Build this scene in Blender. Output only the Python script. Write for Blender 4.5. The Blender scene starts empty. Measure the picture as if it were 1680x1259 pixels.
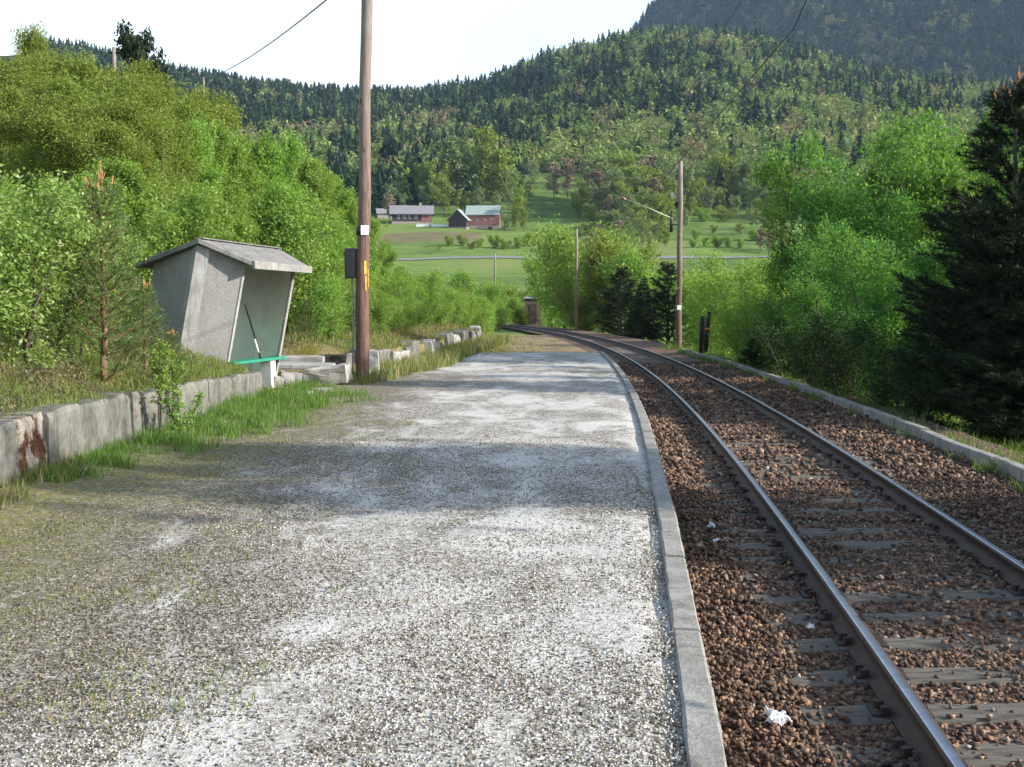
import bpy, math, random
import numpy as np
from mathutils import Vector, Matrix

random.seed(4)
RNG = np.random.default_rng(11)
scene = bpy.context.scene
COL = scene.collection
rad = math.radians

# ------------------------------------------------------------------ camera
F = 1800.0                      # focal length in photo pixels (1680 wide)
PITCH = math.atan((629.5 - 503.2) / F)
EYE = Vector((0.0, 0.0, 1.6))
cam_d = bpy.data.cameras.new('camera'); cam = bpy.data.objects.new('camera', cam_d); COL.objects.link(cam)
cam_d.sensor_width = 36.0; cam_d.lens = F / 1680.0 * 36.0
cam_d.clip_start = 0.05; cam_d.clip_end = 9000
cam.location = EYE; cam.rotation_euler = (math.pi / 2 - PITCH, 0, 0)
scene.camera = cam

# ------------------------------------------------------------------ world, sun, exposure
SUN_EL, SUN_BACK = rad(23), rad(13)          # from the right, a little behind the camera
world = bpy.data.worlds.new('World'); scene.world = world; world.use_nodes = True
wn = world.node_tree.nodes; wl_ = world.node_tree.links
bg = wn['Background']
sky = wn.new('ShaderNodeTexSky'); sky.sky_type = 'NISHITA'; sky.sun_disc = False
sky.sun_elevation = SUN_EL; sky.sun_rotation = math.pi / 2 + SUN_BACK
sky.air_density = 1.0; sky.dust_density = 1.6; sky.ozone_density = 1.0
# bright thin haze low in the sky, clearer blue towards the zenith
_tc = wn.new('ShaderNodeTexCoord'); _sp = wn.new('ShaderNodeSeparateXYZ'); wl_.new(_tc.outputs['Generated'], _sp.inputs[0])
_nz = wn.new('ShaderNodeTexNoise'); _nz.inputs['Scale'].default_value = 2.2; _nz.inputs['Detail'].default_value = 5; wl_.new(_tc.outputs['Generated'], _nz.inputs['Vector'])
_rp = wn.new('ShaderNodeMapRange'); _rp.inputs['From Min'].default_value = 0.62; _rp.inputs['From Max'].default_value = 0.20; wl_.new(_sp.outputs[2], _rp.inputs[0])
_mm = wn.new('ShaderNodeMapRange'); _mm.inputs['From Min'].default_value = 0.3; _mm.inputs['From Max'].default_value = 0.62; _mm.inputs['To Min'].default_value = 0.42; wl_.new(_nz.outputs[0], _mm.inputs[0])
_ml = wn.new('ShaderNodeMath'); _ml.operation = 'MULTIPLY'; wl_.new(_rp.outputs[0], _ml.inputs[0]); wl_.new(_mm.outputs[0], _ml.inputs[1])
_mx = wn.new('ShaderNodeMix'); _mx.data_type = 'RGBA'; wl_.new(_ml.outputs[0], _mx.inputs[0]); wl_.new(sky.outputs[0], _mx.inputs[6]); _mx.inputs[7].default_value = (5.6, 6.1, 6.35, 1)
wl_.new(_mx.outputs[2], bg.inputs[0]); bg.inputs[1].default_value = 0.145
sun_d = bpy.data.lights.new('sun', 'SUN'); sun = bpy.data.objects.new('sun', sun_d); COL.objects.link(sun)
sun_d.energy = 4.8; sun_d.angle = rad(0.55); sun_d.color = (1.0, 0.94, 0.84)
TO_SUN = Vector((math.cos(SUN_EL) * math.cos(SUN_BACK), -math.cos(SUN_EL) * math.sin(SUN_BACK), math.sin(SUN_EL)))
sun.rotation_euler = TO_SUN.to_track_quat('Z', 'Y').to_euler()
scene.view_settings.view_transform = 'Standard'; scene.view_settings.look = 'None'
scene.view_settings.gamma = 1.0; scene.view_settings.use_curve_mapping = False
scene.view_settings.exposure = 1.18
cy = scene.cycles
cy.max_bounces = 6; cy.diffuse_bounces = 3; cy.glossy_bounces = 2; cy.transmission_bounces = 4
cy.transparent_max_bounces = 4; cy.volume_bounces = 0; cy.caustics_reflective = False; cy.caustics_refractive = False
cy.sample_clamp_indirect = 4.0

# ------------------------------------------------------------------ node helpers
def new_mat(name):
    m = bpy.data.materials.new(name); m.use_nodes = True
    nt = m.node_tree; nt.nodes.clear()
    out = nt.nodes.new('ShaderNodeOutputMaterial')
    return m, nt, out

class G:
    """tiny node-graph helper"""
    def __init__(s, nt): s.nt = nt; s.n = nt.nodes; s.l = nt.links; s._c = None
    def coord(s, kind='Object'):
        if s._c is None: s._c = s.n.new('ShaderNodeTexCoord')
        return s._c.outputs[kind]
    def link(s, a, b): s.l.new(a, b)
    def put(s, sock, v):
        if hasattr(v, 'is_output') or isinstance(v, bpy.types.NodeSocket): s.l.new(v, sock)
        elif isinstance(v, (tuple, list)) and len(v) == 3 and sock.type == 'RGBA': sock.default_value = (*v, 1)
        else: sock.default_value = v
    def mapping(s, scale=(1, 1, 1), kind='Object', rot=(0, 0, 0)):
        m = s.n.new('ShaderNodeMapping'); m.inputs['Scale'].default_value = scale; m.inputs['Rotation'].default_value = rot
        s.l.new(s.coord(kind), m.inputs[0]); return m.outputs[0]
    def noise(s, scale, detail=4, rough=0.6, vec=None, dist=0.0):
        t = s.n.new('ShaderNodeTexNoise'); t.inputs['Scale'].default_value = scale; t.inputs['Detail'].default_value = detail
        t.inputs['Roughness'].default_value = rough; t.inputs['Distortion'].default_value = dist
        s.l.new(vec if vec is not None else s.coord(), t.inputs['Vector']); return t.outputs[0]
    def voro(s, scale, vec=None, feature='F1', out='Distance'):
        t = s.n.new('ShaderNodeTexVoronoi'); t.feature = feature; t.inputs['Scale'].default_value = scale
        s.l.new(vec if vec is not None else s.coord(), t.inputs['Vector']); return t.outputs[out]
    def ramp(s, fac, stops, interp='LINEAR'):
        r = s.n.new('ShaderNodeValToRGB'); cr = r.color_ramp; cr.interpolation = interp
        while len(cr.elements) < len(stops): cr.elements.new(0.5)
        for e, (p, c) in zip(cr.elements, stops):
            e.position = p; e.color = (*c, 1) if not isinstance(c, (int, float)) else (c, c, c, 1)
        s.l.new(fac, r.inputs[0]); return r.outputs[0]
    def mix(s, fac, a, b, mode='MIX'):
        m = s.n.new('ShaderNodeMix'); m.data_type = 'RGBA'; m.blend_type = mode
        s.put(m.inputs[0], fac); s.put(m.inputs[6], a); s.put(m.inputs[7], b); return m.outputs[2]
    def math(s, op, a, b=0.0, clamp=False):
        m = s.n.new('ShaderNodeMath'); m.operation = op; m.use_clamp = clamp
        s.put(m.inputs[0], a); s.put(m.inputs[1], b); return m.outputs[0]
    def sep(s, vec):
        m = s.n.new('ShaderNodeSeparateXYZ'); s.l.new(vec, m.inputs[0]); return m.outputs
    def attr(s, name):
        a = s.n.new('ShaderNodeAttribute'); a.attribute_name = name; return a.outputs['Fac']
    def bump(s, h, strength=0.5, dist=0.02):
        b = s.n.new('ShaderNodeBump'); b.inputs['Strength'].default_value = strength; b.inputs['Distance'].default_value = dist
        s.l.new(h, b.inputs['Height']); return b.outputs[0]
    def bsdf(s, color, rough=0.8, normal=None, metal=0.0, spec=0.3):
        b = s.n.new('ShaderNodeBsdfPrincipled')
        s.put(b.inputs['Base Color'], color); s.put(b.inputs['Roughness'], rough); b.inputs['Metallic'].default_value = metal
        b.inputs['Specular IOR Level'].default_value = spec
        if normal is not None: s.l.new(normal, b.inputs['Normal'])
        return b.outputs[0]

def simple_mat(name, c1, c2, scale=8, rough=0.8, bump=0.3, bdist=0.01, stretch=(1, 1, 1), metal=0.0, spec=0.3, detail=6, lo=0.35, hi=0.65):
    m, nt, out = new_mat(name); g = G(nt)
    v = g.mapping(stretch)
    n = g.noise(scale, detail, 0.65, v)
    c = g.ramp(n, [(lo, c1), (hi, c2)])
    fine = g.noise(scale * 6, 4, 0.6, v)
    g.link(g.bsdf(c, rough, g.bump(fine, bump, bdist), metal, spec), out.inputs[0])
    return m

def leaf_mat(name, stops, trans=0.38, tcol=None, rough=0.65):
    """leaf colour varies from leaf to leaf and spray to spray (tint), with light passing through"""
    m, nt, out = new_mat(name); g = G(nt)
    t = g.attr('tint')
    c = g.ramp(t, stops)
    oi = nt.nodes.new('ShaderNodeObjectInfo')
    hs = nt.nodes.new('ShaderNodeHueSaturation')
    g.put(hs.inputs['Hue'], g.math('ADD', g.math('MULTIPLY', oi.outputs['Random'], 0.022), 0.480))
    g.put(hs.inputs['Value'], g.math('ADD', g.math('MULTIPLY', oi.outputs['Random'], 0.2), 0.90))
    g.link(c, hs.inputs['Color'])
    d = g.bsdf(hs.outputs[0], rough, None, 0, 0.2)
    tr = nt.nodes.new('ShaderNodeBsdfTranslucent')
    g.put(tr.inputs[0], g.mix(1.0, hs.outputs[0], (1.25, 1.2, 0.55), 'MULTIPLY'))
    mx = nt.nodes.new('ShaderNodeMixShader'); mx.inputs[0].default_value = trans
    g.link(d, mx.inputs[1]); g.link(tr.outputs[0], mx.inputs[2]); g.link(mx.outputs[0], out.inputs[0])
    return m

# ------------------------------------------------------------------ mesh helpers
def big_mesh(name, V, Fc, mat, tint=None, smooth=False):
    V = np.asarray(V, np.float32); Fc = np.asarray(Fc, np.int32); k = Fc.shape[1]
    me = bpy.data.meshes.new(name)
    me.vertices.add(len(V)); me.vertices.foreach_set('co', V.ravel())
    me.loops.add(Fc.size); me.loops.foreach_set('vertex_index', Fc.ravel())
    me.polygons.add(len(Fc)); me.polygons.foreach_set('loop_start', np.arange(0, Fc.size, k, dtype=np.int32))
    if smooth: me.polygons.foreach_set('use_smooth', np.ones(len(Fc), dtype=bool))
    me.update(calc_edges=True)
    if tint is not None:
        for nm, arr in (tint.items() if isinstance(tint, dict) else (('tint', tint),)):
            arr = np.asarray(arr, np.float32)
            a = me.attributes.new(nm, 'FLOAT', 'FACE' if len(arr) == len(Fc) and len(arr) != len(V) else 'POINT')
            a.data.foreach_set('value', arr)
    if mat: me.materials.append(mat)
    return me

def link(name, me, parent=None):
    o = bpy.data.objects.new(name, me); COL.objects.link(o)
    if parent is not None: o.parent = parent
    return o

class MB:
    """collects simple solids into one mesh"""
    def __init__(s): s.v = []; s.f = []; s.sm = []
    def add(s, vs, fs, smooth=False):
        b = len(s.v); s.v += [tuple(v) for v in vs]; s.f += [tuple(i + b for i in f) for f in fs]; s.sm += [smooth] * len(fs)
    def box(s, c, size, rz=0.0, rx=0.0, ry=0.0, jit=0.0):
        M = Matrix.Rotation(rz, 3, 'Z') @ Matrix.Rotation(ry, 3, 'Y') @ Matrix.Rotation(rx, 3, 'X')
        vs = []
        for x in (-.5, .5):
            for y in (-.5, .5):
                for z in (-.5, .5):
                    p = Vector((x * size[0], y * size[1], z * size[2]))
                    if jit: p += Vector([random.uniform(-jit, jit) for _ in range(3)])
                    vs.append(Vector(c) + M @ p)
        s.add(vs, [(0, 1, 3, 2), (4, 6, 7, 5), (0, 4, 5, 1), (2, 3, 7, 6), (0, 2, 6, 4), (1, 5, 7, 3)])
    def hexa(s, p):      # eight points: bottom ring of four, top ring of four
        s.add(p, [(3, 2, 1, 0), (4, 5, 6, 7), (0, 1, 5, 4), (1, 2, 6, 5), (2, 3, 7, 6), (3, 0, 4, 7)])
    def tube(s, pts, rs, n=8, cap=True):
        pts = [Vector(p) for p in pts]
        if isinstance(rs, (int, float)): rs = [rs] * len(pts)
        vs = []; fs = []
        for i, p in enumerate(pts):
            t = (pts[min(i + 1, len(pts) - 1)] - pts[max(i - 1, 0)]).normalized()
            a = t.cross(Vector((0.13, 0.98, 0.07))); 
            if a.length < 1e-3: a = t.cross(Vector((1, 0, 0)))
            a.normalize(); b = t.cross(a)
            for k in range(n):
                w = 2 * math.pi * k / n
                vs.append(p + (a * math.cos(w) + b * math.sin(w)) * rs[i])
        for i in range(len(pts) - 1):
            for k in range(n):
                k2 = (k + 1) % n
                fs.append((i * n + k, i * n + k2, (i + 1) * n + k2, (i + 1) * n + k))
        b0 = len(s.v); s.add(vs, fs, True)
        if cap:
            s.f += [tuple(b0 + k for k in range(n))[::-1], tuple(b0 + (len(pts) - 1) * n + k for k in range(n))]; s.sm += [False, False]
    def build(s, name, mat, parent=None, bevel=0.0):
        me = bpy.data.meshes.new(name); me.from_pydata(s.v, [], s.f)
        me.polygons.foreach_set('use_smooth', s.sm); me.update()
        if mat: me.materials.append(mat)
        o = link(name, me, parent)
        if bevel:
            bv = o.modifiers.new('bevel', 'BEVEL'); bv.width = bevel; bv.segments = 2; bv.limit_method = 'ANGLE'
        return o

def tag(o, label=None, cat=None, group=None, kind=None):
    if label:
        o['label'] = label
        if cat and not kind: kind = 'thing'
    if cat: o['category'] = cat
    if group: o['group'] = group
    if kind: o['kind'] = kind
    return o
def empty(name, loc, label, cat, group=None, rz=0.0):
    o = bpy.data.objects.new(name, None); COL.objects.link(o); o.location = loc; o.rotation_euler = (0, 0, rz); o.empty_display_size = 0.2
    return tag(o, label, cat, group)
def dup(root):
    r = root.copy(); COL.objects.link(r)
    for ch in root.children:
        c = ch.copy(); COL.objects.link(c); c.parent = r
        for q in ch.children:
            d = q.copy(); COL.objects.link(d); d.parent = c
    return r

def smooth(a, b, x):
    t = np.clip((np.asarray(x, float) - a) / (b - a), 0, 1); return t * t * (3 - 2 * t)

_NT = np.random.default_rng(77).random((64, 64, 16))
def vnoise(x, y, z=0.0):
    """value noise, 0..1"""
    x = np.asarray(x, float); y = np.asarray(y, float); z = np.asarray(z, float) + 0 * x
    xi = np.floor(x).astype(int); yi = np.floor(y).astype(int); zi = np.floor(z).astype(int)
    xf = x - xi; yf = y - yi; zf = z - zi
    xf = xf * xf * (3 - 2 * xf); yf = yf * yf * (3 - 2 * yf); zf = zf * zf * (3 - 2 * zf)
    r = 0
    for i in (0, 1):
        for j in (0, 1):
            for k in (0, 1):
                w = (xf if i else 1 - xf) * (yf if j else 1 - yf) * (zf if k else 1 - zf)
                r = r + w * _NT[(xi + i) % 64, (yi + j) % 64, (zi + k) % 16]
    return r
def fbm(x, y, z=0.0, oct=4):
    r = 0; a = 0.5
    for o in range(oct):
        r = r + a * vnoise(np.asarray(x) * 2 ** o + 13.7 * o, np.asarray(y) * 2 ** o + 7.1 * o, np.asarray(z) * 2 ** o); a *= 0.5
    return r

def at(px, py, d):
    """the point d metres ahead that the photo shows at (px, py)"""
    a = (px - 840) / F; b = (629.5 - py) / F; c, s = math.cos(PITCH), math.sin(PITCH)
    v = Vector((a, c + s * b, -s + c * b)); return EYE + v * (d / v.y)
def atz(px, py, z):
    a = (px - 840) / F; b = (629.5 - py) / F; c, s = math.cos(PITCH), math.sin(PITCH)
    v = Vector((a, c + s * b, -s + c * b)); return EYE + v * ((z - EYE.z) / v.z)

# ------------------------------------------------------------------ track geometry: one left-hand curve
TX, TY, TR = 5.135, 48.996, 394.55
RAIL_Z = -0.293
def trk(s, off, z=0.0):
    """s metres along the curve (0 at its apex), off metres to the right of the centre line"""
    t = s / TR; r = TR + off
    return np.stack([TX - TR + r * np.cos(t), TY + r * np.sin(t), np.zeros_like(np.asarray(t, float)) + z], -1)
def s_of_y(y): return TR * math.asin((y - TY) / TR)
def track_off(x, y): return np.hypot(np.asarray(x) - (TX - TR), np.asarray(y) - TY) - TR
WALL_Y = np.array([-30, 0, 9.5, 19.6, 26.5, 29.8, 46.7, 62, 75, 100, 140, 200, 260.])
WALL_X = np.array([-4.6, -4.5, -4.46, -4.45, -3.45, -2.75, -1.40, -1.6, -2.6, -5.2, -13, -32, -60.])
def wall_x(y): return np.interp(y, WALL_Y, WALL_X)

# ------------------------------------------------------------------ height of the land
E_X = np.array([-3000, -900, 0, 100, 200, 300, 400, 500, 600, 700, 800, 850, 900, 950, 1000, 1080, 1200, 1300, 1400, 1500, 1600, 1700, 2100, 4000])
E_V = np.array([.10, .15, .203, .207, .203, .194, .189, .185, .183, .185, .194, .206, .218, .226, .231, .236, .230, .215, .195, .183, .175, .168, .14, .10])
M_X = np.array([-3000, 700, 980, 1040, 1070, 1085, 1105, 1160, 1300, 1700, 2300, 4000])
M_V = np.array([.02, .10, .205, .238, .258, .275, .292, .33, .40, .46, .44, .30])
R_R = np.array([0, 30, 60, 100, 150, 190, 225, 292, 360, 430, 506])
R_E = np.array([-.06, -.065, -.055, -.034, -.014, .004, .0183, .0455, .0655, .092, .118])
def land_z(x, y):
    x = np.asarray(x, float); y = np.asarray(y, float)
    r = np.hypot(x, y) + 1e-6
    az = np.arctan2(x, y); px = 840 + F * np.tan(np.clip(az, -1.15, 1.15))
    e1 = np.interp(px, E_X, E_V)
    low = np.interp(r, R_R, R_E)
    ridge = 1080 + 90 * np.sin(px / 310.0)
    t = np.clip((r - 506) / (ridge - 506), 0, 1)
    e = np.where(r < 506, low, .118 + (e1 - .118) * (1 - (1 - t) ** 1.7))
    z1 = 1.6 + r * e
    over = np.clip((r - ridge) / 700, 0, 3)
    z1 = np.where(r > ridge, 1.6 + ridge * e1 - 90 * smooth(0, 1, over) * 1.0 - 40 * np.clip(over - 1, 0, 2), z1)
    em = np.interp(px, M_X, M_V)
    tm = smooth(1000, 2350, r)
    z2 = 1.6 + np.minimum(r, 2500) * em * (0.25 + 0.75 * tm)
    z2 = np.where(r > 1000, z2, -50) + np.where(r > 1250, (fbm(x / 260, y / 260, 0, 4) - .47) * 110 * smooth(1250, 1900, r), 0)
    z = np.maximum(z1, z2)
    z = z + (fbm(x / 70, y / 70, 1.3, 4) - .47) * np.clip((r - 180) / 300, 0, 1) * 13
    fade = smooth(75, -30, np.degrees(np.abs(az)) - 55)      # level ground behind the camera
    front = np.where(np.degrees(np.abs(az)) < 62, 1.0, np.clip((95 - np.degrees(np.abs(az))) / 33, 0, 1))
    z = np.where(r > 60, z * front + (1 - front) * (-2.0), z)
    off = track_off(x, y)
    near = -0.62 - 0.17 * np.clip(off - 2.6, 0, 11)            # falls away to the right of the line
    near = near + (fbm(x / 2.2, y / 2.2, 5.5, 3) - .45) * 0.25 * smooth(2.6, 4, off)
    w = smooth(60, 150, r) * smooth(5, 16, np.abs(off + 0.5))
    w2 = smooth(240, 300, r)
    return near * (1 - np.maximum(w, w2)) + z * np.maximum(w, w2)

def bank_z(x, y):
    """the raised ground behind the old platform wall on the left"""
    x = np.asarray(x, float); y = np.asarray(y, float)
    w = wall_x(y) - x
    base = 0.52 + 0.46 * smooth(0.05, 1.7, w) * (1 - 0.55 * smooth(16, 20, y))
    rise = 0.16 * np.clip(w - 6, 0, 200) * smooth(0, 40, y + 20)
    n = (fbm(x / 1.3, y / 1.3, 2.2, 4) - .47) * 0.30 * smooth(0.1, 1.0, w) + (fbm(x / 9, y / 9, 8.2, 3) - .45) * 1.6 * smooth(6, 20, w)
    court = smooth(19.1, 19.8, y) * (1 - smooth(25.6, 27.0, y)) * (1 - smooth(3.0, 4.2, w))
    z = (base + n + rise) * (1 - court) + 0.02 * court
    far = smooth(47, 60, y)
    return z * (1 - far) + far * (z * 1.0 - 0.45 * (1 - smooth(1.5, 6, w)))
def floor_z(x, y):
    if x < wall_x(y): return float(max(bank_z(x, y), land_z(x, y) if y > 90 else -9))
    return float(land_z(x, y))

# ------------------------------------------------------------------ materials
M = {}
def mat_gravel():
    m, nt, out = new_mat('gravel'); g = G(nt)
    co = g.coord(); xyz = g.sep(co)
    pc = g.voro(78, co, out='Color'); pv = g.sep(pc)                       # one value per pebble
    pd = g.voro(78, co)
    pc2 = g.sep(g.voro(33, co, out='Color'))
    patch = g.noise(0.55, 6, 0.62, g.mapping((1.0, 0.42, 1), rot=(0, 0, -0.08)), 0.4)
    patch2 = g.noise(2.6, 6, 0.7, g.mapping((1.0, 0.7, 1)))
    p = g.math('ADD', g.math('MULTIPLY', patch, 0.62), g.math('MULTIPLY', patch2, 0.38))
    # side drift: away from the trodden middle the gravel is dark and mossy
    side = g.math('MULTIPLY', g.math('SUBTRACT', -1.5, xyz[0]), 0.16)
    side = g.math('MAXIMUM', side, -0.07)
    q = g.math('SUBTRACT', p, side)
    white = g.ramp(q, [(0.40, 0.0), (0.56, 1.0)])
    pm = g.math('ADD', g.math('MULTIPLY', pv[0], 0.62), g.math('MULTIPLY', pc2[0], 0.38))
    speck = g.ramp(pm, [(0.12, (.06, .05, .038)), (0.32, (.155, .135, .105)), (0.5, (.285, .26, .215)), (0.68, (.42, .39, .345)), (0.88, (.64, .615, .57))])
    dark = g.ramp(pm, [(0.12, (.05, .042, .031)), (0.38, (.125, .105, .078)), (0.6, (.21, .182, .142)), (0.75, (.31, .28, .235)), (0.9, (.46, .43, .385))])
    c = g.mix(white, dark, speck)
    dust = g.ramp(g.math('ADD', g.math('MULTIPLY', g.noise(0.9, 8, 0.72, g.mapping((1.0, 0.5, 1), rot=(0, 0, -0.35)), 0.8), 0.72), g.math('MULTIPLY', q, 0.35)), [(0.52, 0.0), (0.61, 1.0)])
    dust = g.math('MULTIPLY', dust, g.ramp(g.noise(26, 5, 0.75), [(0.33, 0.15), (0.56, 1.0)]))
    c = g.mix(g.math('MULTIPLY', dust, 0.9), c, (.60, .58, .54))
    mossn = g.noise(1.1, 7, 0.68)
    ms = g.math('ADD', g.math('MULTIPLY', side, 1.15), g.math('MULTIPLY', mossn, 0.8))
    moss = g.ramp(ms, [(0.50, 0.0), (0.74, 0.75)])
    edge = g.ramp(g.math('ADD', g.math('MULTIPLY', g.math('SUBTRACT', -2.2, xyz[0]), 0.45), g.math('MULTIPLY', g.math('SUBTRACT', mossn, 0.5), 1.5)), [(0.0, 0.0), (0.6, 0.95)])
    moss = g.math('MAXIMUM', moss, edge)
    moss = g.math('MULTIPLY', moss, g.ramp(g.noise(11, 5, 0.7), [(0.34, 0.0), (0.58, 1.0)]))
    mc = g.ramp(g.noise(17, 5, 0.7), [(0.3, (.085, .075, .030)), (0.45, (.145, .145, .042)), (0.58, (.20, .18, .065)), (0.72, (.26, .18, .10))])
    c = g.mix(moss, c, mc)
    # rusty run-out beyond the end of the platform
    far = g.ramp(g.math('MULTIPLY', g.math('SUBTRACT', xyz[1], 38.2), 0.5), [(0.0, 0.0), (1.0, 1.0)])
    c = g.mix(far, c, g.ramp(g.noise(1.2, 6, 0.7), [(0.38, (.13, .125, .055)), (0.48, (.22, .165, .095)), (0.58, (.32, .215, .14)), (0.72, (.20, .19, .085))]))
    h = g.math('SUBTRACT', g.math('MULTIPLY', pv[1], 0.6), g.math('MULTIPLY', pd, 0.8))
    h = g.math('ADD', h, g.math('MULTIPLY', patch2, 0.8))
    g.link(g.bsdf(c, 0.92, g.bump(h, 0.45, 0.010), 0, 0.15), out.inputs[0]); return m
M['gravel'] = mat_gravel()

BALLAST = [(0.0, (.022, .018, .016)), (0.25, (.07, .049, .038)), (0.5, (.155, .092, .06)), (0.72, (.275, .155, .09)), (0.88, (.38, .245, .155)), (1.0, (.48, .42, .36))]
def mat_ballast(attr):
    m, nt, out = new_mat('ballast_stone' if attr else 'ballast_bed'); g = G(nt)
    if attr:
        t = g.attr('tint'); n = g.noise(40, 3)
        c = g.mix(g.math('MULTIPLY', n, 0.5), g.ramp(t, BALLAST), (.07, .05, .04))
        nm = g.bump(n, 0.4, 0.004)
    else:
        v = g.voro(19, out='Color'); t = g.sep(v)[0]; d = g.voro(19)
        c = g.ramp(t, BALLAST)
        c = g.mix(g.ramp(d, [(0.3, 0.0), (0.6, 0.55)]), c, (.03, .022, .017))
        c = g.mix(g.ramp(g.noise(0.6, 4), [(0.4, 0.25), (0.65, 0.6)]), c, g.ramp(g.noise(2.2, 5), [(0.35, (.11, .068, .048)), (0.65, (.23, .135, .09))]))
        nm = g.bump(g.math('SUBTRACT', g.math('MULTIPLY', t, 0.5), d), 1.0, 0.04)
    g.link(g.bsdf(c, 0.85, nm, 0, 0.25), out.inputs[0]); return m
M['stone'] = mat_ballast(True); M['bed'] = mat_ballast(False)

def mat_land():
    m, nt, out = new_mat('land'); g = G(nt)
    fo = g.attr('forest'); fi = g.attr('field'); rk = g.attr('rock')
    n = g.noise(0.018, 8, 0.65); n2 = g.noise(0.16, 8, 0.8, g.mapping((.6, 1.5, 1), rot=(0, 0, .25)))
    grass = g.ramp(g.math('ADD', g.math('MULTIPLY', n, 0.6), g.math('MULTIPLY', n2, 0.4)), [(0.38, (.05, .085, .022)), (0.46, (.095, .155, .035)), (0.54, (.15, .215, .05)), (0.64, (.20, .215, .08))])
    wood = g.ramp(n2, [(0.3, (.010, .018, .010)), (0.7, (.028, .038, .018))])
    c = g.mix(fo, grass, wood)
    c = g.mix(fi, c, g.ramp(n2, [(0.35, (.11, .105, .045)), (0.65, (.21, .165, .10))]))
    rn = g.noise(0.009, 8, 0.72, g.mapping((1, 1, .35)))
    c = g.mix(g.math('MULTIPLY', rk, g.ramp(rn, [(0.54, 0.0), (0.68, 0.8)])), c, g.ramp(g.noise(.05, 6, .7), [(0.3, (.02, .026, .026)), (0.7, (.075, .08, .085))]))
    g.link(g.bsdf(c, 0.95, g.bump(n2, 0.5, 0.6), 0, 0.1), out.inputs[0]); return m
M['land'] = mat_land()

def mat_bank():
    m, nt, out = new_mat('bank_soil'); g = G(nt)
    a = g.noise(1.6, 7, 0.7); b = g.noise(14, 5, 0.7); ca = g.noise(0.35, 4)
    dry = g.ramp(b, [(0.3, (.10, .078, .038)), (0.5, (.21, .165, .085)), (0.7, (.33, .27, .16))])
    mossy = g.ramp(b, [(0.3, (.055, .06, .014)), (0.55, (.13, .125, .022)), (0.75, (.19, .16, .045))])
    c = g.mix(g.ramp(a, [(0.42, 0.0), (0.58, 1.0)]), mossy, dry)
    c = g.mix(g.ramp(ca, [(0.5, 0.0), (0.62, 0.7)]), c, (.05, .075, .022))
    g.link(g.bsdf(c, 0.95, g.bump(b, 0.9, 0.04), 0, 0.1), out.inputs[0]); return m
M['bank'] = mat_bank()

def mat_concrete(name, a, b, dark=(.06, .058, .05), warm=(.22, .17, .11), sc=1.0, rough_aggr=False, rust=0.0):
    m, nt, out = new_mat(name); g = G(nt)
    n = g.noise(1.7 * sc, 8, 0.7); f = g.noise(28 * sc, 5, 0.7)
    streak = g.noise(2.4 * sc, 6, 0.7, g.mapping((2.2, 2.2, 0.35)))
    c = g.ramp(n, [(0.32, a), (0.66, b)])
    c = g.mix(g.ramp(streak, [(0.50, 0.0), (0.72, 0.75)]), c, dark)
    c = g.mix(g.ramp(g.noise(3.1 * sc, 6, 0.7), [(0.58, 0.0), (0.72, 0.55)]), c, warm)
    h = f
    if rough_aggr:                                      # exposed pebbles
        v = g.voro(105, out='Color'); d = g.voro(105)
        c = g.mix(0.58, c, g.mix(g.ramp(d, [(0.3, 0.0), (0.6, 1.0)]), g.ramp(g.sep(v)[0], [(0, (.22, .215, .205)), (0.5, (.42, .405, .38)), (1, (.64, .62, .58))]), (.13, .13, .127)))
        h = g.math('SUBTRACT', 1.0, d)
    else:
        c = g.mix(g.ramp(f, [(0.35, 0.35), (0.6, 0.0)]), c, dark)
    if rust:
        r = g.ramp(g.noise(4.2, 8, 0.75, g.mapping((1, 1, .6))), [(0.60 - .12 * rust, 0.0), (0.66 - .11 * rust, 1.0)])
        c = g.mix(g.math('MULTIPLY', r, min(1, rust * 1.2)), c, g.ramp(f, [(0.35, (.016, .009, .006)), (0.65, (.095, .040, .018))]))
    g.link(g.bsdf(c, 0.9, g.bump(h, 0.7, 0.012), 0, 0.2), out.inputs[0]); return m
M['kerb'] = mat_concrete('kerb_concrete', (.22, .205, .18), (.40, .385, .35), (.10, .095, .08), (.20, .17, .12), 2.0)
M['wall'] = mat_concrete('wall_concrete', (.095, .097, .088), (.25, .24, .212), (.03, .034, .026), (.15, .125, .065), 1.6, rust=0.3)
M['rusty_wall'] = mat_concrete('rusty_wall', (.20, .18, .16), (.38, .34, .30), (.05, .04, .032), (.22, .12, .07), 1.4, rust=1.0)
M['pebbled'] = mat_concrete('pebbled_concrete', (.30, .30, .30), (.42, .415, .39), (.20, .20, .20), (.34, .32, .28), 1.0, True)
M['smooth_conc'] = mat_concrete('smooth_concrete', (.27, .27, .262), (.46, .455, .44), (.13, .13, .125), (.28, .25, .20), 1.4)
M['roof'] = mat_concrete('weathered_roof', (.16, .155, .15), (.30, .29, .275), (.065, .065, .06), (.17, .15, .12), 2.2)
M['fascia'] = mat_concrete('fascia_concrete', (.20, .195, .185), (.38, .37, .35), (.09, .09, .085), (.24, .21, .16), 2.4)
M['block'] = mat_concrete('stone_block', (.27, .255, .235), (.46, .44, .41), (.12, .11, .095), (.33, .25, .17), 1.5)
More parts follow.
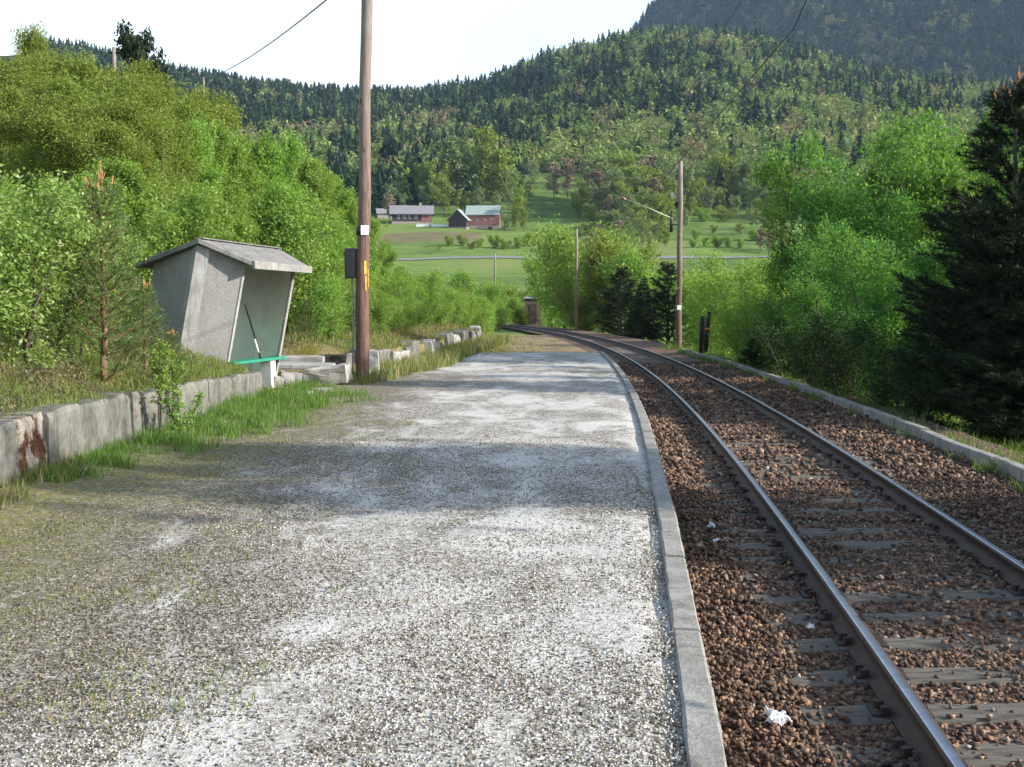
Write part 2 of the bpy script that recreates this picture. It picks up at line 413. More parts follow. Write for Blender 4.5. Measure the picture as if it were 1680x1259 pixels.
def mat_inside():
    m, nt, out = new_mat('painted_inside'); g = G(nt)
    z = g.sep(g.coord())[2]
    n = g.noise(3, 7, 0.7); s = g.noise(3, 6, 0.7, g.mapping((3, 3, .25)))
    hi = g.math('ADD', g.math('MULTIPLY', z, 0.62), g.math('MULTIPLY', g.math('SUBTRACT', s, 0.5), 0.75))
    c = g.mix(g.ramp(hi, [(0.72, 0.0), (1.18, 1.0)]), g.ramp(n, [(0.3, (.42, .53, .46)), (0.7, (.58, .66, .59))]), g.ramp(n, [(0.3, (.46, .44, .385)), (0.7, (.63, .60, .53))]))
    g.link(g.bsdf(c, 0.8, g.bump(n, 0.3, 0.01), 0, 0.2), out.inputs[0]); return m
M['inside'] = mat_inside()
M['bench'] = simple_mat('green_paint', (.012, .19, .11), (.05, .30, .20), 12, 0.5, 0.3, 0.003)
M['white_paint'] = simple_mat('white_paint', (.62, .62, .62), (.8, .8, .79), 6, 0.6, 0.2, 0.003)
M['litter'] = simple_mat('white_litter', (.70, .70, .72), (.85, .85, .85), 14, 0.5, 0.5, 0.01)
M['void'] = simple_mat('shaded_void', (.02, .018, .015), (.05, .045, .035), 9, 0.95, 0.5, 0.01)  # near-black in place of shade in hollows and openings; also the shelter floor

def mat_pole():
    m, nt, out = new_mat('pole_wood'); g = G(nt)
    z = g.sep(g.coord())[2]
    gr = g.noise(14, 8, 0.75, g.mapping((3, 3, .14))); bl = g.noise(1.6, 5, 0.7, g.mapping((1, 1, .5)))
    t = g.math('ADD', g.math('MULTIPLY', z, 0.115), g.math('MULTIPLY', g.math('SUBTRACT', bl, 0.5), 0.9))
    low = g.ramp(gr, [(0.3, (.05, .03, .024)), (0.5, (.15, .085, .065)), (0.7, (.27, .175, .14))])
    high = g.ramp(gr, [(0.3, (.12, .095, .08)), (0.5, (.25, .21, .18)), (0.7, (.36, .315, .275))])
    c = g.mix(g.ramp(t, [(0.32, 0.0), (0.9, 1.0)]), low, high)
    knot = g.ramp(g.voro(3.3, g.mapping((1.4, 1.4, .5))), [(0.05, 1.0), (0.13, 0.0)])
    c = g.mix(knot, c, (.04, .02, .014))
    g.link(g.bsdf(c, 0.8, g.bump(gr, 1.0, 0.02), 0, 0.25), out.inputs[0]); return m
M['pole'] = mat_pole()
M['dark_wood'] = simple_mat('tarred_wood', (.010, .009, .008), (.035, .028, .022), 12, 0.85, 0.6, 0.01, (3, 3, .3))
M['sleeper'] = simple_mat('sleeper_wood', (.05, .044, .036), (.20, .18, .15), 5, 0.85, 0.7, 0.012, (.6, 7, 5), lo=.3, hi=.7)
def mat_rail(name, a, b, metal, rough):
    m, nt, out = new_mat(name); g = G(nt); n = g.noise(14, 6, 0.7)
    g.link(g.bsdf(g.ramp(n, [(0.3, a), (0.7, b)]), rough, g.bump(n, 0.15, 0.002), metal, 0.5), out.inputs[0]); return m
M['rail_top'] = mat_rail('polished_steel', (.34, .35, .41), (.52, .54, .61), 1.0, 0.36)
M['rail_side'] = mat_rail('rusty_steel', (.022, .014, .011), (.065, .040, .030), 0.0, 0.7)
M['black_metal'] = mat_rail('dark_metal', (.012, .012, .014), (.03, .03, .034), 0.2, 0.45)
M['grey_metal'] = mat_rail('grey_metal', (.20, .22, .21), (.33, .35, .33), 0.5, 0.5)
M['arm_metal'] = mat_rail('pale_arm', (.24, .26, .20), (.36, .38, .31), 0.3, 0.5)
M['porcelain'] = mat_rail('porcelain', (.13, .06, .035), (.24, .12, .08), 0.0, 0.2)
M['wire'] = mat_rail('wire', (.02, .019, .018), (.05, .045, .042), 0.2, 0.5)
M['yellow'] = simple_mat('yellow_sign', (.45, .30, .04), (.60, .43, .08), 10, 0.5, 0.1, 0.002)
M['orange'] = simple_mat('orange_sign', (.45, .16, .03), (.62, .28, .05), 10, 0.5, 0.1, 0.002)
M['white_sign'] = simple_mat('white_sign', (.78, .78, .80), (.88, .88, .88), 10, 0.4, 0.1, 0.002)
def mat_boards(name, a, b, sc=(3.2, 3.2, .2)):
    return simple_mat(name, a, b, 2.0, 0.85, 0.5, 0.02, sc)
M['red_boards'] = mat_boards('red_boards', (.19, .075, .065), (.31, .15, .13))
M['brown_boards'] = mat_boards('brown_boards', (.035, .026, .028), (.075, .055, .055))
M['tin_roof'] = mat_boards('pale_tin_roof', (.21, .26, .24), (.33, .39, .355))
M['slate_roof'] = mat_boards('slate_roof', (.15, .145, .16), (.26, .25, .26))
M['stone_base'] = mat_concrete('stone_base', (.26, .22, .20), (.42, .36, .33), (.15, .12, .11), (.3, .2, .15), .6)
M['glass'] = mat_rail('window_glass', (.02, .025, .03), (.05, .06, .07), 0.0, 0.1)
M['old_brick'] = mat_concrete('old_brick', (.10, .07, .055), (.20, .15, .12), (.04, .035, .03), (.12, .06, .04), 1.5)
M['road'] = simple_mat('asphalt', (.15, .15, .15), (.23, .23, .225), .5, 0.9, 0.2, 0.02)
M['bark'] = simple_mat('bark', (.05, .04, .03), (.15, .125, .10), 5, 0.9, 0.8, 0.02, (2, 2, .4))
M['birch_bark'] = simple_mat('pale_bark', (.16, .14, .12), (.50, .48, .44), 3, 0.85, 0.5, 0.01, (1.5, 1.5, 4))
M['pine_bark'] = simple_mat('pine_bark', (.10, .055, .03), (.27, .16, .09), 6, 0.9, 0.8, 0.02, (2, 2, .5))

M['leaf_fresh'] = leaf_mat('leaf_fresh', [(0.0, (0.120, 0.220, 0.044)), (0.5, (0.204, 0.358, 0.075)), (0.85, (0.288, 0.440, 0.110)), (1.0, (0.408, 0.506, 0.187))], 0.45)
M['leaf_bright'] = leaf_mat('leaf_bright', [(0.0, (.10, .20, .04)), (0.5, (.21, .35, .085)), (0.8, (.33, .46, .16)), (1.0, (.55, .62, .36))], 0.42)
M['leaf_dark'] = leaf_mat('leaf_dark', [(0.0, (.014, .036, .010)), (0.5, (.03, .068, .016)), (1.0, (.065, .115, .028))], 0.22)
M['leaf_olive'] = leaf_mat('leaf_olive', [(0.0, (0.112, 0.162, 0.031)), (0.45, (0.185, 0.258, 0.052)), (0.8, (0.246, 0.314, 0.078)), (1.0, (0.314, 0.319, 0.112))], 0.42)
M['leaf_willow'] = leaf_mat('leaf_willow', [(0.0, (0.054, 0.146, 0.033)), (0.5, (0.108, 0.252, 0.057)), (0.85, (0.192, 0.358, 0.088)), (1.0, (0.324, 0.470, 0.154))], 0.45)
M['leaf_grey'] = leaf_mat('leaf_grey', [(0.0, (.10, .15, .07)), (0.5, (.185, .26, .115)), (1.0, (.30, .31, .18))], 0.38)
M['leaf_bud'] = leaf_mat('leaf_bud', [(0.0, (0.144, 0.115, 0.092)), (0.5, (0.245, 0.194, 0.152)), (1.0, (0.302, 0.259, 0.158))], 0.2)
M['needle'] = leaf_mat('needle', [(0.0, (.008, .016, .009)), (0.5, (.016, .032, .014)), (0.85, (.028, .05, .02)), (1.0, (.06, .075, .035))], 0.12)
M['needle_young'] = leaf_mat('needle_young', [(0.0, (0.054, 0.115, 0.038)), (0.5, (0.115, 0.209, 0.068)), (0.85, (0.176, 0.284, 0.095)), (1.0, (0.284, 0.351, 0.149))], 0.25)
M['candle'] = simple_mat('pine_candle', (.35, .15, .055), (.52, .27, .12), 20, 0.8, 0.3, 0.003)
M['grass'] = leaf_mat('grass', [(0.0, (0.057, 0.119, 0.026)), (0.5, (0.114, 0.230, 0.046)), (0.85, (0.180, 0.297, 0.078)), (1.0, (0.342, 0.357, 0.169))], 0.42)
M['dry_grass'] = leaf_mat('dry_grass', [(0.0, (.13, .105, .055)), (0.4, (.25, .205, .11)), (0.55, (.20, .21, .075)), (0.75, (.13, .22, .045)), (0.9, (.17, .28, .06)), (1.0, (.45, .38, .25))], 0.35)
M['heather'] = leaf_mat('heather', [(0.0, (0.091, 0.085, 0.046)), (0.4, (0.182, 0.156, 0.111)), (0.7, (0.130, 0.169, 0.052)), (1.0, (0.338, 0.293, 0.215))], 0.25)
M['forest'] = leaf_mat('forest', [(0.0, (.009, .021, .013)), (0.22, (.018, .040, .020)), (0.42, (.034, .064, .026)), (0.55, (.075, .125, .036)), (0.75, (.15, .23, .06)), (0.9, (.22, .27, .09)), (1.0, (.21, .16, .105))], 0.3)

# ------------------------------------------------------------------ the setting
def build_land():
    rs = np.concatenate([[0.4], np.geomspace(1.2, 90, 90), np.geomspace(93, 1300, 170), np.geomspace(1312, 5200, 60)])
    az = np.concatenate([np.linspace(-180, -62, 40)[:-1], np.linspace(-62, -34, 29)[:-1], np.linspace(-34, 34, 300)[:-1], np.linspace(34, 62, 29)[:-1], np.linspace(62, 180, 41)[:-1]])
    A, Rr = np.meshgrid(np.radians(az), rs, indexing='ij')
    X = Rr * np.sin(A); Y = Rr * np.cos(A); Z = land_z(X, Y)
    na, nr = A.shape
    V = np.stack([X, Y, Z], -1).reshape(-1, 3)
    i = np.arange(na)[:, None]; j = np.arange(nr - 1)[None]
    i2 = (i + 1) % na
    Fc = np.stack([i * nr + j, i2 * nr + j, i2 * nr + j + 1, i * nr + j + 1], -1).reshape(-1, 4)[:, ::-1]
    px = 840 + F * X / np.maximum(Y, 1)
    fo = forest_density(X, Y).ravel()
    fi = (smooth(325, 338, Rr) * (1 - smooth(356, 362, Rr)) * smooth(600, 640, px) * (1 - smooth(780, 800, px)) * (Y > 0)).ravel()
    rk = smooth(1350, 1700, Rr).ravel()
    me = big_mesh('land', V, Fc, M['land'], {'forest': fo, 'field': fi, 'rock': rk}, True)
    return tag(link('hills', me), kind='structure')
def forest_density(X, Y):
    r = np.hypot(X, Y); px = 840 + F * X / np.maximum(Y, 1)
    px = np.where(Y > 0, px, -3000)
    j = (fbm(X / 55, Y / 55, 4.4, 3) - .45) * 2
    lo = np.interp(px, [-3000, 500, 640, 835, 850, 955, 975, 1090, 1115, 1270, 1300, 4000], [330, 395, 420, 445, 520, 520, 455, 430, 425, 425, 380, 380])
    return smooth(-18, 22, r - lo + j * 26)
build_land()

def strip(name, offs, ss, zf, mat, kind='structure'):
    S, O = np.meshgrid(ss, offs, indexing='ij')
    P = trk(S, O); P[..., 2] = zf(P[..., 0], P[..., 1], O, S)
    n, m = S.shape
    i = np.arange(n - 1)[:, None]; j = np.arange(m - 1)[None]
    Fc = np.stack([i * m + j, i * m + j + 1, (i + 1) * m + j + 1, (i + 1) * m + j], -1).reshape(-1, 4)
    o = link(name, big_mesh(name, P.reshape(-1, 3), Fc, mat, None, True)); return tag(o, kind=kind)
S0, S1 = s_of_y(-14.0), s_of_y(39.0)
def bed_z(x, y, o, s):
    z = -0.466 + 0.035 * smooth(-1.25, -1.6, o) + 0.03 * smooth(1.3, 1.7, o)
    return z + (fbm(x / .25, y / .25, 1.1, 3) - .45) * 0.05
strip('ballast_bed', np.concatenate([np.linspace(-1.80, 2.45, 44), [2.8, 3.4]]),
      np.concatenate([np.linspace(S0, s_of_y(20), 220), np.linspace(s_of_y(20), 130, 160)[1:]]), bed_z, M['bed'])

def build_platform():
    ys = np.concatenate([np.linspace(-14, 2, 20)[:-1], np.linspace(2, 22, 200)[:-1], np.linspace(22, 78, 150)])
    us = np.linspace(0, 1, 90)
    V = []
    for y in ys:
        t = math.asin((y - TY) / TR)
        xr = TX - TR + (TR - 1.90 - (0.0 if y < 38.9 else -0.12)) * math.cos(t)
        xl = wall_x(y) + 0.02
        x = xl + (xr - xl) * us
        drop = 0.40 * smooth(38.6, 42.5, y)
        z = (fbm(x / .9, np.full_like(x, y) / .9, 3.3, 4) - .47) * 0.05 - 0.02 - drop
        z += 0.05 * smooth(0.16, 0.0, us) - 0.035 * smooth(0.965, 1.0, us) * (y < 38.7)
        V.append(np.stack([x, np.full_like(x, y), z], -1))
    V = np.array(V); n, m = V.shape[:2]
    i = np.arange(n - 1)[:, None]; j = np.arange(m - 1)[None]
    Fc = np.stack([i * m + j, i * m + j + 1, (i + 1) * m + j + 1, (i + 1) * m + j], -1).reshape(-1, 4)
    tag(link('gravel_platform', big_mesh('gravel_platform', V.reshape(-1, 3), Fc, M['gravel'], None, True)), kind='structure')
build_platform()

def build_bank():
    ys = np.concatenate([np.linspace(-30, 4, 30)[:-1], np.linspace(4, 30, 150)[:-1], np.linspace(30, 200, 150)])
    ws = np.concatenate([[0.0], np.linspace(0.05, 5, 60), np.geomspace(5.2, 150, 60)])
    Y, W = np.meshgrid(ys, ws, indexing='ij')
    X = wall_x(Y) - 0.12 - W
    Z = bank_z(X, Y); Z[:, 0] = np.minimum(Z[:, 0], Z[:, 1]) - 0.3
    n, m = X.shape
    i = np.arange(n - 1)[:, None]; j = np.arange(m - 1)[None]
    Fc = np.stack([i * m + j, (i + 1) * m + j, (i + 1) * m + j + 1, i * m + j + 1], -1).reshape(-1, 4)[:, ::-1]
    Fc = Fc[:, ::-1]
    tag(link('embankment', big_mesh('embankment', np.stack([X, Y, Z], -1).reshape(-1, 3), Fc, M['bank'], None, True)), kind='structure')
build_bank()

def build_road():
    xs = np.linspace(-200, 300, 320); V = []
    for x in xs:
        for w in (-2.1, -.7, .7, 2.1):
            y = math.sqrt(max(1, 287 ** 2 - x * x)) + 8 * math.sin(x / 60) * 0.4 + w
            V.append((x, y, float(land_z(x, y)) + 0.16))
    Fc = [(4 * i + q, 4 * i + 4 + q, 4 * i + 5 + q, 4 * i + 1 + q) for i in range(len(xs) - 1) for q in range(3)]
    tag(link('valley_road', big_mesh('valley_road', V, Fc, M['road'])), kind='structure')
build_road()

# ------------------------------------------------------------------ the railway track: two rails on sleepers
def rail_sweep(off, prof, ss, name, mat, parent):
    """sweeps a closed cross-section (offset, z) along the curve"""
    k = len(prof); V = []
    for (o, z) in prof: V.append(trk(ss, off + o, z))
    V = np.stack(V, 1); n = len(ss)
    i = np.arange(n - 1)[:, None]; j = np.arange(k)[None]; j2 = (j + 1) % k
    Fc = np.stack([i * k + j, i * k + j2, (i + 1) * k + j2, (i + 1) * k + j], -1).reshape(-1, 4)
    return link(name, big_mesh(name, V.reshape(-1, 3), Fc, mat, None, False), parent)
SLEEPERS = []
def build_track():
    root = empty('railway_track', (0, 0, 0), 'single railway track with rusty rails on weathered timber sleepers, curving left beside the platform', 'railway track')
    ss = np.concatenate([np.linspace(S0, s_of_y(40), 160), np.linspace(s_of_y(40), 125, 80)[1:]])
    z = RAIL_Z
    web = [(-.070, z - .158), (-.070, z - .148), (-.012, z - .125), (-.009, z - .045), (-.034, z - .032), (-.035, z - .006), (.035, z - .006), (.034, z - .032), (.009, z - .045), (.012, z - .125), (.070, z - .148), (.070, z - .158)]
    head = [(-.026, z - .0055), (-.024, z - .002), (-.016, z), (.016, z), (.024, z - .002), (.026, z - .0055)]
    for sgn in (-1, 1):
        r = rail_sweep(sgn * .75, web, ss, 'rail', M['rail_side'], root)
        rail_sweep(sgn * .75, head, ss, 'rail_head', M['rail_top'], r)
    sp = 0.555; n0 = 0; s = s_of_y(2.2); far = MB(); i = 0
    skew = rad(9)
    while s < 122:
        h = s / TR; SLEEPERS.append(s)
        p = trk(s, 0.0, RAIL_Z - .245)
        rz = h + skew + random.uniform(-.02, .02)
        w = random.uniform(.215, .255)
        if i < 96:
            m = MB(); L = 2.55 + random.uniform(-.06, .06); seg = 7
            ring = []
            for q in range(seg + 1):
                x = -L / 2 + L * q / seg
                for (yy, zz) in ((-w / 2, -.06), (w / 2, -.06), (w / 2, .072), (w / 2 - .018, .09), (-w / 2 + .018, .09), (-w / 2, .072)):
                    ring.append(Vector((x + random.uniform(-.004, .004), yy + random.uniform(-.007, .007), zz + random.uniform(-.006, .004))))
            fs = []
            for q in range(seg):
                for k in range(6): fs.append((q * 6 + k, q * 6 + (k + 1) % 6, (q + 1) * 6 + (k + 1) % 6, (q + 1) * 6 + k))
            fs += [tuple(range(6))[::-1], tuple(seg * 6 + k for k in range(6))]
            m.add(ring, fs)
            o = m.build('sleeper', M['sleeper'], root)
            o.location = (p[0] + random.uniform(-.03, .03), p[1], p[2] + random.uniform(-.006, .006) - .016 * min(1, max(0, (i - 14) / 14))); o.rotation_euler = (0, 0, rz)
            if i < 26:
                for sgn in (-1, 1):
                    c = MB()
                    c.box((sgn * .75 / math.cos(skew), 0, .094), (.30, .15, .016), -skew)
                    for a in (-1, 1):
                        for b in (-.045, .045):
                            c.box((sgn * .75 / math.cos(skew) + a * .095, b + random.uniform(-.01, .01), .115), (.045, .035, .05), random.uniform(-.3, .3))
                    c.build('rail_fastening', M['rail_side'], o)
        else:
            far.box((p[0], p[1], p[2] - .012), (2.55, w, .138), rz)
        s += sp + random.uniform(-.03, .03); i += 1
    tag(far.build('sleeper', M['sleeper'], root), kind='stuff')
build_track()

# stones of the ballast: real stones near the camera
CUB_V = np.array([(x, y, z) for x in (-.75, .75) for y in (-.75, .75) for z in (-.75, .75)], float)
CUB_F = np.array([(0, 1, 3), (0, 3, 2), (4, 6, 7), (4, 7, 5), (0, 4, 5), (0, 5, 1), (2, 3, 7), (2, 7, 6), (0, 2, 6), (0, 6, 4), (1, 5, 7), (1, 7, 3)])
def scatter_stones(name, P, size, mat, tint, flat=0.75):
    n = len(P); k = RNG.integers(0, 16, n)
    Vb = CUB_V[None] * RNG.uniform(.55, 1.25, (16, 8, 3))[k] + RNG.normal(size=(16, 8, 3))[k] * .12
    sc = size[:, None] * np.stack([RNG.uniform(.75, 1.3, n), RNG.uniform(.65, 1.1, n), RNG.uniform(.5, .9, n) * flat / .75], -1)
    Vb = Vb * sc[:, None, :]
    # random turn about a random axis (Rodrigues)
    ax = RNG.normal(size=(n, 3)); ax[:, :2] *= .5; ax /= np.linalg.norm(ax, axis=1)[:, None]; an = RNG.uniform(0, 6.28, n)
    c = np.cos(an)[:, None, None]; s = np.sin(an)[:, None, None]; a = ax[:, None, :]
    Vb = Vb * c + np.cross(np.broadcast_to(a, Vb.shape), Vb) * s + a * (Vb * a).sum(-1, keepdims=True) * (1 - c)
    V = (Vb + P[:, None, :]).reshape(-1, 3)
    Fc = (CUB_F[None] + (np.arange(n) * 8)[:, None, None]).reshape(-1, 3)
    me = big_mesh(name, V, Fc, mat, {'tint': np.repeat(tint, 12)})
    return link(name, me)
def build_stones():
    P = []; size = []
    for (y0, y1, n, s0, s1) in ((2.0, 6.5, 46000, .008, .020), (6.5, 13, 38000, .012, .024), (13, 40, 20000, .026, .045)):
        y = RNG.uniform(y0, y1, n); s = TR * np.arcsin((y - TY) / TR); o = RNG.uniform(-1.74, 2.40, n)
        p = trk(s, o); p[:, 2] = bed_z(p[:, 0], p[:, 1], o, s) + RNG.uniform(-.012, .022, n)
        # few stones lie on the sleepers; more are heaped at their ends
        sl = np.array(SLEEPERS); ss_ = s - o * math.tan(rad(9)); near_ = np.abs(sl[np.clip(np.searchsorted(sl, ss_), 0, len(sl) - 1)] - ss_)
        near_ = np.minimum(near_, np.abs(sl[np.clip(np.searchsorted(sl, ss_) - 1, 0, len(sl) - 1)] - ss_))
        cover = fbm(p[:, 0] / .5, p[:, 1] / .5, 3.0, 3)
        on = (near_ < .125) & (np.abs(o) < 1.27)
        keep = ~(on & (RNG.random(n) > np.clip((cover - .36) * 2.2 + .035 * (y - 6), .04, .92)))
        p[:, 2] -= .012 * (np.abs(o) < 1.25)
        p[on, 2] = -.446 + RNG.uniform(-.004, .008, on.sum())
        p = p[keep]; o = o[keep]; n = len(p)
        P.append(p); size.append(RNG.uniform(s0, s1, n))
        heap = (np.abs(o) > 1.2)
        P[-1][heap, 2] += RNG.uniform(0, .03, heap.sum())
    P = np.concatenate(P); size = np.concatenate(size)
    tint = np.clip(RNG.beta(1.6, 1.9, len(P)), 0, 1)
    o = scatter_stones('ballast', P, size, M['stone'], tint); tag(o, kind='stuff')
    # loose pebbles on the platform
    n = 150000; y = 2.9 + 10.5 * RNG.random(n) ** 1.75; x = RNG.uniform(-4.2, 1.2, n)
    xr = TX - TR + (TR - 1.93) * np.cos(np.arcsin((y - TY) / TR)); ok = (x < xr) & (x > wall_x(y)) & (np.abs(x) < .56 * y + .3) & (RNG.random(n) < .25 + .75 * smooth(.34, .50, fbm(x / .45, y / .45, 2.0, 4))) & (RNG.random(n) < .35 + .65 * smooth(-3.0, -1.6, x))
    x, y = x[ok], y[ok]; n = len(x)
    P = np.stack([x, y, (fbm(x / .9, y / .9, 3.3, 4) - .47) * .05 - .02 + .001], -1)
    pale = smooth(-3.0, -.9, x + (fbm(x / 1.1, y / 1.6, 9.0, 4) - .47) * 5)
    o = scatter_stones('pebbles', P, RNG.uniform(.0032, .0085, n), M['pebble'], np.clip(RNG.beta(1.4, 1.5, n) * (.62 + .38 * pale) + .05 * pale, 0, 1)); tag(o, kind='stuff')
def mat_pebble():
    m, nt, out = new_mat('pebble'); g = G(nt)
    c = g.ramp(g.attr('tint'), [(0.0, (.04, .034, .026)), (0.25, (.13, .108, .08)), (0.5, (.29, .26, .21)), (0.75, (.46, .43, .375)), (1.0, (.62, .595, .545))])
    g.link(g.bsdf(c, 0.9, None, 0, 0.15), out.inputs[0]); return m
M['pebble'] = mat_pebble()
build_stones()

# ------------------------------------------------------------------ kerbs
def kerb(root, off_in, off_out, ztop, zbot, y0, y1, step, mat, wob, lift=0.0):
    s = s_of_y(y0)
    while s < s_of_y(y1):
        m = MB(); L = step * random.uniform(.92, 1.08) - .012
        dz = random.uniform(-wob, wob); do = random.uniform(-wob, wob) * .8; dz2 = random.uniform(-wob, wob) * .6
        sub = 4; pts = []; fs = []
        for q in range(sub + 1):
            a = s + L * q / sub; e = dz + (dz2 - dz) * q / sub
            jt = lambda v: random.uniform(-v, v)
            pts += [tuple(trk(a, off_in + do, zbot)), tuple(trk(a, off_out + do, zbot)), tuple(trk(a, off_out + do + jt(.004), ztop + e - .014)), tuple(trk(a, off_out + do - .012 + jt(.005), ztop + e + jt(.003))),
                    tuple(trk(a, off_in + do + .012 + jt(.005), ztop + e + jt(.003))), tuple(trk(a, off_in + do + jt(.004), ztop + e - .014))]
        for q in range(sub):
            for k in range(6): fs.append((q * 6 + k, q * 6 + (k + 1) % 6, (q + 1) * 6 + (k + 1) % 6, (q + 1) * 6 + k))
        fs += [tuple(range(6))[::-1], tuple(sub * 6 + k for k in range(6))]
        m.add(pts, fs); m.build('kerb_slab', mat, root)
        s += L + .012
k1 = empty('platform_kerb', (0, 0, 0), 'pale concrete edging slabs along the gravel platform beside the near rail', 'kerb')
kerb(k1, -1.905, -1.765, 0.0, -.55, 2.0, 38.6, 0.80, M['kerb'], .006)
k2 = empty('trackside_kerb', (0, 0, 0), 'low grey concrete kerb on the far side of the track, overgrown with grass', 'kerb')
kerb(k2, 2.40, 2.54, -.265, -.6, 6.0, 48, 1.55, M['kerb'], .03)

# ------------------------------------------------------------------ old platform wall on the left
def wall_block(y0, y1, z0, ztop0, ztop1, thick, mat, parent, seed, out=0.0, rough=.035, topn=.05, name='block'):
    nu = max(8, int((y1 - y0) / .045)); nv = 18; nt = 4
    V = []; 
    us = np.linspace(0, 1, nu)
    y = y0 + (y1 - y0) * us
    dx = np.gradient(wall_x(y), y)
    nx = 1 / np.sqrt(1 + dx * dx); ny = -dx * nx
    top = ztop0 + (ztop1 - ztop0) * us + (fbm(y / .35, seed + 0 * y, 2.0, 4) - .47) * topn * 2
    prof = []
    for v in np.linspace(0, 1, nv): prof.append((0.0, v))
    for t in np.linspace(0, 1, nt)[1:]: prof.append((t, 1.0))
    prof.append((1.0, 0.0))
    for (t, v) in prof:
        z = z0 + (top - z0) * v
        edge = np.minimum(1, np.minimum(us, 1 - us) * (y1 - y0) / .05)
        d = (fbm(y / .32, z / .32 + seed, 1.0, 6) - .47) * rough * 2.4 + np.where(fbm(y / .11, z / .11 + seed, 7.0, 2) > .52, -.008, 0) - .03 * (1 - edge) - .025 * (v > .97)
        o = out + d - t * thick if t < 1 or v == 1 else out - thick
        V.append(np.stack([wall_x(y) + nx * o, y + ny * o, z + (fbm(y / .2, t * 3 + 0 * y, seed, 3) - .47) * .03 * (t > 0)], -1))
    V = np.stack(V, 1); n, k = V.shape[:2]
    i = np.arange(n - 1)[:, None]; j = np.arange(k - 1)[None]
    Fc = [tuple(q) for q in np.stack([i * k + j, (i + 1) * k + j, (i + 1) * k + j + 1, i * k + j + 1], -1).reshape(-1, 4)]
    Fc += [tuple(range(k)), tuple((n - 1) * k + q for q in range(k))[::-1]]
    m = MB(); m.add([tuple(p) for p in V.reshape(-1, 3)], Fc); return m.build(name, mat, parent)
w1 = empty('platform_wall', (0, 0, 0), 'cracked grey concrete retaining wall with rust brown gap, left of the gravel under dry shrubs', 'wall')
cuts = [-6, -3.2, -.6, 2.2, 4.6, 6.9, 8.6, 9.86, 10.55, 11.35, 12.9, 14.6, 16.1, 17.4, 18.6, 19.55]
for i in range(len(cuts) - 1):
    a, b = cuts[i], cuts[i + 1]
    r = (9.8 < a < 9.9)
    tz = lambda y: float(np.interp(y, [0, 9, 12, 16, 19.6], [.60, .585, .58, .52, .43]))
    wall_block(a + .012, b - .012, -.35, tz(a), tz(b), .38, M['rusty_wall'] if r else M['wall'], w1, i * 3.1, out=(-.03 if r else random.uniform(-.02, .025)), rough=.06 if r else .022, topn=.05)
w2 = empty('stone_wall', (0, 0, 0), 'overgrown pale stone retaining wall behind the tall utility pole, running on along the platform', 'wall')
y = 26.2; i = 0
while y < 50:
    L = random.uniform(.9, 2.0); h = random.uniform(.44, .58) + (.08 if y > 36 else 0)
    if random.random() > .12 or y < 30:
        wall_block(y + .02, y + L - .02, -.35, h, h + random.uniform(-.08, .08), .4, M['block'] if i % 4 == 1 else M['wall'], w2, i * 2.3 + 60, out=random.uniform(-.06, .08), rough=.07, topn=.08)
    y += L; i += 1

